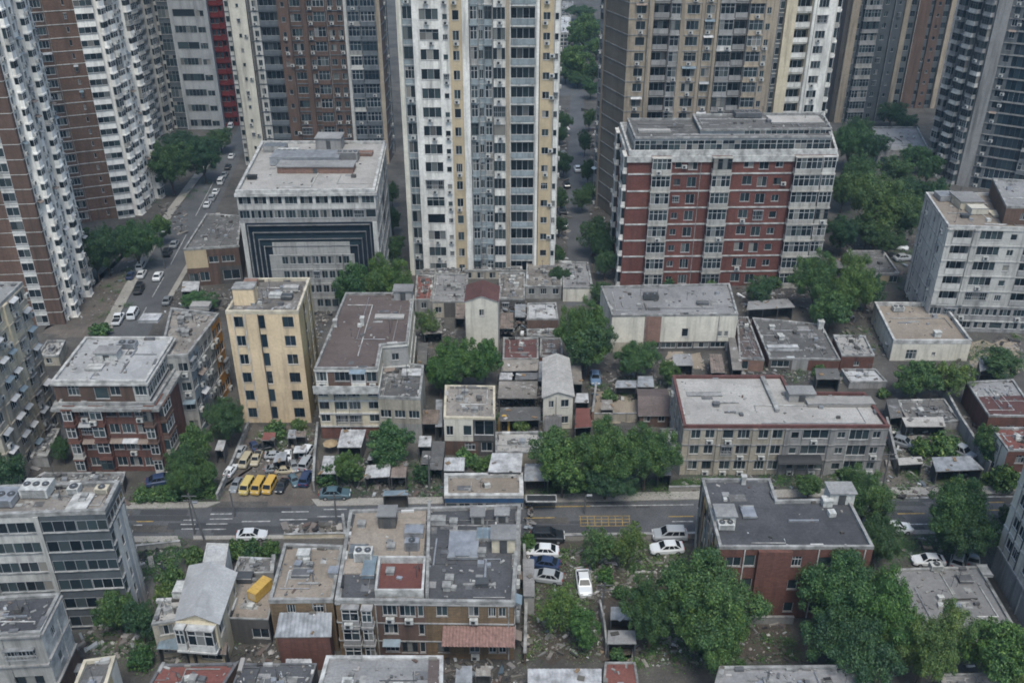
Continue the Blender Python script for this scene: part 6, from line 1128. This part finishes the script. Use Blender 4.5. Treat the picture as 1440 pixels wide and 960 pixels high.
CAR('sedan', 472, 698, 2, TEAL, 'dark teal car on the corner pavement', None, z=.14, sc=.95); CAR('sedan', 229, 679, 20, NAVY, 'blue car half hidden beside the dark red block', None)
CAR('sedan', 837, 535, -92, (.1, .16, .25), 'pale blue car in the lane under the tall middle tree', None, sc=.95)
CAR('sedan', 1258, 747, 5, W_, 'white car on the right road edge behind the brick block', None); CAR('sedan', 1304, 792, 178, W_, 'white car behind the low flat grey roof, under the leafy tree', None, sc=.9); CAR('suv', 1346, 790, 60, SIL, 'silver car with glinting windscreen behind the low flat grey roof', None, sc=.9); CAR('suv', 1365, 786, 70, GRY, 'grey car beside the silver one at the foot of the roadside tree', None, sc=.9)
CAR('pickup', 1348, 638, -55, SIL, 'grey pickup beside the sloping yard wall', None, sc=.95); CAR('sedan', 1268, 626, -35, GRY, 'dusty grey car in the yard right of the long apartment building', None)
CAR('sedan', 1262, 350, -30, W_, 'white car left of the pale grey apartment block, upper', None, lights=False); CAR('sedan', 1270, 366, 10, SIL, 'silver car left of the pale grey apartment block, lower', None, lights=False)
CAR('sedan', 1065, 488, 90, SIL, 'silver car roof in the narrow yard beside the warehouse', None) if 0 else None
a = at(190, 440); b_ = at(300, 240); LS = math.degrees(math.atan2((b_ - a).y, (b_ - a).x))
g = 'traffic on the left street'
for (x, y, k, c, lb, f) in ((196, 410, 'suv', BLK, 'black car driving down the left street', 180), (223, 391, 'sedan', W_, 'white car driving up the left street', 0), (188, 445, 'van', W_, 'white van nearest the viewer on the left street', 0), (167, 452, 'pickup', W_, 'white pickup at the lower end of the left street', 0), (236, 358, 'suv', BLK, 'black car in the shade of the street trees', 0), (246, 346, 'sedan', GRY, 'dark grey car ahead of the black car in the shade', 0)):
    CAR(k, x, y, LS + f, c, lb, g, 'car', lights=False, sc=.88)
g = 'cars parked along the left street'
for (x, y, k, c, lb) in ((199, 378, 'van', W_, 'white van parked under the street trees'), (185, 390, 'sedan', NAVY, 'navy car parked below the white van'), (200, 388, 'sedan', W_, 'white car parked between the navy car and the street'), (236, 425, 'sedan', GRY, 'grey car parked by the white sheet canopy'), (292, 290, 'sedan', W_, 'white car, nearest of the upper parked row'), (299, 281, 'suv', SIL, 'silver car second in the upper parked row'), (304, 272, 'sedan', W_, 'white car in the middle of the upper parked row'), (311, 258, 'van', W_, 'white van in the upper parked row'), (316, 248, 'sedan', SIL, 'silver car behind the white van of the upper row'), (321, 237, 'sedan', BLK, 'black car near the far end of the upper row'), (326, 222, 'sedan', W_, 'white car at the far end of the upper parked row'), (306, 318, 'sedan', W_, 'white car parked on the right side of the left street'), (325, 180, 'van', W_, 'white van at the top of the left street')):
    CAR(k, x, y, LS, tuple(v * .8 for v in c), lb, g, lights=False, sc=.82)
g = 'cars in the street right of the central tower'
for (x, y, k, c, lb) in ((793, 318, 'sedan', GRY, 'grey car nearest in the street gap'), (791, 300, 'suv', BLK, 'dark car second in the street gap'), (793, 282, 'sedan', SIL, 'silver car parked in the street gap'), (797, 262, 'sedan', BLK, 'small dark car far up the street gap'), (812, 240, 'sedan', W_, 'small white car far up the street gap')):
    CAR(k, x, y, 92, c, lb, g, lights=False)
# ================================================================ TREES
g = 'trees of the left park'
T('b', 245, 190, 275, 36, 'dark round tree nearest the viewer in the left park', group=g); T('b', 290, 184, 258, 34, 'dark tree at the street side of the left park', group=g); T('d', 312, 178, 215, 22, 'dark tree at the back of the left park beside the red tower', group=g); T('b', 258, 178, 225, 30, 'dark tree behind, left back of the park', group=g); T('d', 225, 200, 250, 20, 'small dark tree at the foot of the brown banded tower', group=g)
g = 'trees beside the left street'
T('b', 155, 308, 388, 36, 'dense tree right of the white edge tower', group=g); T('b', 198, 304, 380, 36, 'dense tree hanging over the left street cars', group=g); T('d', 140, 330, 395, 24, 'dark tree in the corner of the white edge tower', group=g); T('c', 230, 300, 345, 18, 'small tree at the street kerb above the parked van', group=g)
T('c', 281, 406, 436, 29, 'round bushy tree in front of the brick shop'); T('u', 141, 451, 470, 19, 'bush at the lower end of the left street', 'bush', 'bush')
T('c', 500, 358, 442, 28, 'leafy tree left of the pair in front of the office block'); T('a', 545, 350, 440, 36, 'leafy tree right of the pair in front of the office block')
g = 'trees in the middle of the old quarter'
T('a', 640, 466, 553, 42, 'full green tree, largest of the middle clump', group=g); T('c', 683, 456, 545, 27, 'green tree against the tall red gable house', group=g); T('e', 603, 432, 480, 22, 'loose pale tree beside the brown L shaped roof', group=g); T('c', 620, 500, 560, 24, 'low tree at the left foot of the middle clump', group=g)
T('a', 820, 400, 520, 42, 'tall dense tree left of the warehouse'); T('d', 826, 450, 530, 38, 'lower part tree under the tall dense tree by the pale blue car')
T('a', 894, 472, 534, 36, 'round green tree in front of the warehouse wall'); T('c', 938, 505, 545, 17, 'small tree at the end of the warehouse tree')
g = 'trees right of the red hotel'
T('a', 1140, 345, 440, 42, 'large green tree below the red hotel corner', group=g); T('l', 1190, 360, 455, 38, 'lighter green tree right of the large hotel tree', group=g); T('c', 1165, 405, 468, 32, 'lower green tree behind the dark tar roofs', group=g); T('d', 1066, 386, 434, 24, 'dark round tree at the foot of the red hotel'); T('d', 1215, 380, 440, 22, 'dark tree beside the small slate roofed house', group=g)
g = 'trees of the right park'
for (x, yt, yb, hw, k, lb) in ((1225, 235, 345, 48, 'l', 'brightest broad tree of the right park'), (1190, 165, 240, 30, 'b', 'dark tree right of the red hotel top'), (1200, 210, 290, 32, 'b', 'dark tree behind the red hotel corner'), (1262, 280, 345, 30, 'b', 'dark tree left of the pale grey apartment block'), (1250, 140, 180, 24, 'd', 'dark tree at the foot of the dark slate tower'), (1280, 200, 245, 24, 'd', 'dark small tree in front of the pale hall'), (1300, 215, 265, 20, 'd', 'tree by the corner of the ragged balcony tower'), (1180, 290, 360, 26, 'b', 'dark tree against the red hotel side'), (1255, 215, 270, 26, 'd', 'dark tree left of the pale hall'), (1290, 270, 315, 22, 'd', 'dark tree behind the pale grey apartment block')):
    T(k, x, yt, yb, hw, lb, group=g)
for (x, yt, yb, hw, k, lb) in ((1215, 300, 352, 24, 'd', 'dark tree between the hotel side tree and the brightest park tree'), (1243, 320, 362, 22, 'b', 'dark tree above the small slate roofed house'), (1182, 240, 300, 24, 'b', 'dark tree touching the red hotel right corner'), (1225, 185, 232, 24, 'd', 'dark tree left of the pale hall roof'), (1275, 245, 290, 24, 'b', 'dark tree in the middle back of the right park'), (1310, 250, 300, 20, 'd', 'dark tree below the ragged balcony tower'), (1205, 160, 200, 20, 'd', 'dark tree at the foot of the beige pier'), (1270, 155, 190, 20, 'd', 'dark tree below the broad brown strips')):
    T(k, x, yt, yb, hw, lb, group='trees of the right park')
for (x, yt, yb, hw, k, lb) in ((786, 205, 250, 13, 'd', 'dark tree on the left of the street gap below the far crossing'), (829, 245, 285, 13, 'b', 'dark tree under the taupe side wall, lower'), (828, 150, 186, 11, 'd', 'dark tree under the taupe side wall, upper'), (787, 168, 205, 12, 'b', 'dark tree at the central tower side, far'), (846, 325, 372, 20, 'b', 'dark tree left of the red hotel, nearest'), (786, 352, 405, 14, 'b', 'dark tree behind the plain grey roof at the tower foot'), (812, 98, 124, 18, 'b', 'dark tree in the middle of the far crossing'), (830, 110, 140, 14, 'd', 'dark tree right of the far crossing'), (815, 28, 58, 22, 'b', 'dark tree in the far tree belt, left'), (836, 22, 55, 20, 'b', 'dark tree in the far tree belt, right'), (800, 62, 96, 18, 'c', 'bright tree in the far tree belt, front')):
    T(k, x, yt, yb, hw, lb, group='street trees in the gap right of the central tower')
JUNK([(776, 400), (797, 400), (800, 150), (786, 150)], 130, 'clutter along the left side of the street gap', seed=40, smax=1.6)
JUNK([(833, 400), (862, 400), (836, 150), (824, 150)], 130, 'clutter along the right side of the street gap', seed=41, smax=1.6)
T('c', 1285, 503, 560, 36, 'dull green tree below the square tan roof, left'); T('e', 1330, 500, 562, 34, 'thin grey green tree below the square tan roof, right'); T('d', 1402, 488, 535, 30, 'dark shrubby tree at the right edge above the brick house')
T('b', 325, 546, 628, 33, 'dark round tree at the foot of the yellow block'); T('c', 282, 588, 660, 26, 'green tree right of the dark red block'); T('d', 262, 612, 690, 24, 'dark tree against the red brick end wall'); T('a', 265, 640, 706, 28, 'low green tree by the pavement corner'); T('c', 296, 625, 690, 18, 'slim tree beside the low wall of the parking lane')
T('d', 18, 632, 690, 30, 'dark tree below the weathered cream block at the left edge'); T('d', 92, 600, 652, 14, 'small dark tree between the cream block and the dark red block')
T('u', 390, 588, 612, 18, 'light green bush under the yellow block', 'bush', 'bush'); T('w', 418, 586, 606, 13, 'pale green bush at the corner of the yellow block', 'bush', 'bush')
T('c', 550, 592, 660, 37, 'bushy tree in front of the dark terrace block'); T('c', 492, 632, 686, 24, 'dark bushy tree between the tin stalls'); T('u', 463, 650, 680, 16, 'bush at the corner tin shed', 'bush', 'bush'); T('v', 596, 640, 680, 15, 'dark shrub beside the brown tin stall', 'bush', 'bush')
T('u', 652, 628, 652, 20, 'bush below the small cream house, left', 'bush', 'bush'); T('u', 675, 640, 662, 14, 'bush beside the pale tin shed', 'bush', 'bush'); T('w', 690, 628, 655, 10, 'thin bush right of the small cream house', 'bush', 'bush'); T('w', 731, 582, 608, 13, 'pale bush beside the orange arch', 'bush', 'bush')
g = 'trees along the main road, middle'
T('c', 782, 596, 676, 40, 'smaller tree at the left end of the roadside row', group=g); T('c', 790, 622, 700, 40, 'low dark green tree at the left front of the roadside row', group=g); T('a', 850, 580, 694, 52, 'tall bright tree in the middle of the roadside row', group=g); T('a', 905, 588, 690, 46, 'full tree at the right of the roadside row', group=g); T('b', 850, 640, 702, 42, 'dark tree in the shaded front of the roadside row', group=g); T('u', 790, 548, 566, 13, 'bush on the tan yard', 'bush', 'bush') if 0 else None
T('u', 855, 545, 562, 13, 'small bush on the tan yard', 'bush', 'bush')
T('a', 1208, 655, 742, 44, 'green tree behind the slate black roof corner'); T('b', 1226, 690, 795, 36, 'dark tree squeezed against the right side of the brick block'); T('c', 1135, 664, 702, 22, 'low tree in front of the long apartment building'); T('a', 1332, 664, 775, 54, 'spreading tree over the right end of the main road'); T('b', 1345, 706, 792, 48, 'dark lower tree under the spreading roadside tree'); T('d', 1412, 700, 760, 20, 'dark tree beside the cream block at the right edge')
T('c', 1380, 596, 655, 24, 'leafy tree left of the brick house with red roof'); T('u', 1322, 605, 640, 26, 'dense bush in the yard by the grey pickup', 'bush', 'bush'); T('u', 1292, 612, 640, 18, 'bush in the yard by the dusty grey car', 'bush', 'bush'); T('u', 1408, 650, 690, 24, 'bush at the foot of the brick house with red roof', 'bush', 'bush'); T('w', 1350, 672, 692, 20, 'grassy shrub in front of the wide grey sheet shed', 'bush', 'bush')
g = 'big trees in the foreground'
T('a', 980, 766, 915, 82, 'huge round tree left of the dark brick block', group=g); T('a', 1000, 830, 945, 58, 'lower tree in front of the huge round tree', group=g); T('b', 912, 800, 912, 50, 'dark left shoulder tree beside the huge round tree', group=g); T('a', 1172, 768, 900, 80, 'huge tree right of the dark brick block', group=g); T('a', 1228, 800, 930, 60, 'broad tree in the middle of the lower right clump', group=g); T('l', 1288, 855, 965, 56, 'lighter green tree at the front of the lower right clump', group=g); T('b', 1190, 858, 972, 72, 'dark tree at the bottom of the lower right clump', group=g)
T('c', 1385, 868, 965, 54, 'green tree at the bottom right corner'); T('e', 1420, 905, 985, 30, 'thin tree at the foot of the cream block, bottom right') 
T('e', 840, 736, 800, 32, 'thin tree among the parked cars, left of the pair'); T('e', 882, 730, 800, 30, 'thin tree among the parked cars, right of the pair'); T('e', 785, 822, 890, 36, 'loose light tree in front of the silver car'); T('c', 818, 850, 912, 26, 'small green tree beside the leaning white fence'); T('u', 852, 790, 818, 14, 'bush right of the white sedan', 'bush', 'bush'); T('u', 742, 735, 775, 16, 'bush against the right wall of the weathered block', 'bush', 'bush')
T('c', 172, 810, 895, 30, 'tree against the grey offices'); T('d', 205, 822, 905, 26, 'dark tree beside the tree against the grey offices'); T('u', 203, 890, 938, 20, 'round bush at the lower left', 'bush', 'bush'); T('w', 246, 775, 830, 22, 'climbing pale shrub left of the white box shed', 'bush', 'bush'); T('w', 232, 800, 850, 18, 'pale shrub on the slope left of the low wing', 'bush', 'bush'); T('w', 276, 760, 795, 18, 'pale shrub behind the white box shed', 'bush', 'bush')
for i, (x, lb) in enumerate(((335, 'left end'), (358, 'middle'), (382, 'right end'))): T('u', x, 748, 786, 17, 'hedge shrub below the white road car, ' + lb + ' of the hedge', 'bush', 'bush', 'hedge below the road')
for i, (x, y, lb) in enumerate(((200, 703, 'leftmost'), (222, 702, 'second from the left'), (245, 702, 'third from the left'), (272, 700, 'fourth from the left'), (294, 692, 'rightmost'))): T('u', x, y - 18, y, 15, 'roadside shrub by the far pavement, ' + lb, 'bush', 'bush', 'shrubs by the far pavement')
g = 'street trees in the gap right of the central tower'
for (x, yt, yb, hw, k, lb) in ((836, 305, 362, 25, 'd', 'dark tree nearest in the street gap'), (818, 262, 300, 16, 'd', 'tree second nearest in the street gap'), (792, 190, 250, 15, 'b', 'dark tree against the central tower edge'), (790, 140, 190, 14, 'b', 'dark tree further up on the left of the street gap'), (822, 180, 220, 12, 'd', 'small dark tree on the right of the street gap'), (810, 60, 118, 26, 'c', 'bright tree across the far street'), (820, 15, 75, 26, 'c', 'bright tree behind the far street tree'), (795, 85, 118, 18, 'b', 'dark tree left at the far street'), (833, 85, 122, 16, 'd', 'dark tree right at the far street'), (818, 2, 30, 20, 'b', 'tree at the top of the street gap'), (785, 330, 380, 12, 'd', 'dark narrow tree at the foot of the central tower'), (850, 350, 395, 18, 'd', 'dark tree at the corner of the red hotel')):
    T(k, x, yt, yb, hw, lb, group=g)
g = 'trees in the gap left of the central tower'
for (x, yt, yb, hw, k, lb) in ((556, 330, 372, 18, 'd', 'dark tree in the dark gap left of the central tower, nearest'), (553, 290, 330, 14, 'd', 'dark tree in the middle of the dark gap'), (552, 255, 292, 12, 'd', 'dark tree at the far end of the dark gap')):
    T(k, x, yt, yb, hw, lb, group=g)
g = 'street trees in the gap right of the central tower'
for (x, yt, yb, hw, k, lb) in ((788, 250, 300, 12, 'd', 'dark tree halfway along the left of the street gap'), (826, 215, 262, 13, 'd', 'tree by the taupe side wall in the street gap'), (786, 290, 335, 11, 'd', 'dark tree near the central tower edge'), (842, 395, 430, 16, 'd', 'dark tree at the left corner of the red hotel'), (818, 36, 66, 16, 'b', 'dark tree beside the far white low block'), (838, 50, 85, 20, 'c', 'bright tree against the beige tower, far back')):
    T(k, x, yt, yb, hw, lb, group=g)
for (x, y, hw, lb) in ((618, 396, 12, 'bush at the left foot of the central tower'), (548, 392, 12, 'bush between the leafy pair and the central tower'), (1090, 400, 14, 'bush at the red hotel base'), (1000, 405, 12, 'bush at the middle of the red hotel base'), (940, 400, 10, 'bush at the left of the red hotel base'), (1190, 672, 16, 'bush at the right end of the long apartment front'), (1000, 682, 12, 'bush at the left end of the long apartment front'), (870, 836, 12, 'bush behind the small ridged grey shed'), (868, 922, 12, 'bush above the dull red shed roof'), (1152, 524, 12, 'weedy bush behind the notch of the long pale roof'), (1240, 555, 10, 'weedy bush by the right rim of the long pale roof')):
    T('u', x, y - hw * 1.1, y + 3, hw, lb, 'bush', 'bush')
# ================================================================ LIGHT, AIR
W = bpy.data.worlds.new('World'); S.world = W; W.use_nodes = True; nt = W.node_tree; bg = nt.nodes['Background']
sk = nt.nodes.new('ShaderNodeTexSky'); sk.sky_type = 'NISHITA'; sk.sun_disc = False; sk.sun_elevation = math.radians(63); sk.sun_rotation = math.radians(168); sk.altitude = 50; sk.air_density = 1.0; sk.dust_density = 2.5; sk.ozone_density = 1.3
nt.links.new(mixc(nt, 1.0, sk.outputs[0], (.93, 1.0, .99), 'MULTIPLY'), bg.inputs[0]); bg.inputs[1].default_value = .12
sl = bpy.data.lights.new('sun', 'SUN'); so = bpy.data.objects.new('sun', sl); COL.objects.link(so); sl.energy = 1.5; sl.angle = math.radians(18); sl.color = (1, .975, .9)
el, rot = math.radians(63), math.radians(168); d = Vector((math.sin(rot) * math.cos(el), math.cos(rot) * math.cos(el), math.sin(el))); so.rotation_euler = d.to_track_quat('Z', 'Y').to_euler()
if HAZE:
    hb = MB(); hb.bx(-1420, -320, -1, 1420, 1520, 108, 'dark'); ho = hb.obj('haze'); ho['kind'] = 'stuff'; m = bpy.data.materials.new('haze'); m.use_nodes = True; n_ = m.node_tree; n_.nodes.clear()
    out = n_.nodes.new('ShaderNodeOutputMaterial'); pv = n_.nodes.new('ShaderNodeVolumePrincipled'); pv.inputs['Color'].default_value = (.45, .7, .95, 1); pv.inputs['Density'].default_value = HAZE; pv.inputs['Anisotropy'].default_value = .0
    n_.links.new(pv.outputs[0], out.inputs['Volume']); ho.data.materials.clear(); ho.data.materials.append(m)
v = S.view_settings; v.view_transform = 'Standard'; v.look = 'None'; v.exposure = EXPO; v.gamma = 1; v.use_curve_mapping = False
cy = S.cycles; cy.max_bounces = 5; cy.diffuse_bounces = 2; cy.glossy_bounces = 2; cy.transmission_bounces = 2; cy.volume_bounces = 1; cy.filter_width = 1.8; cy.use_denoising = True; cy.use_adaptive_sampling = True; cy.adaptive_threshold = .02
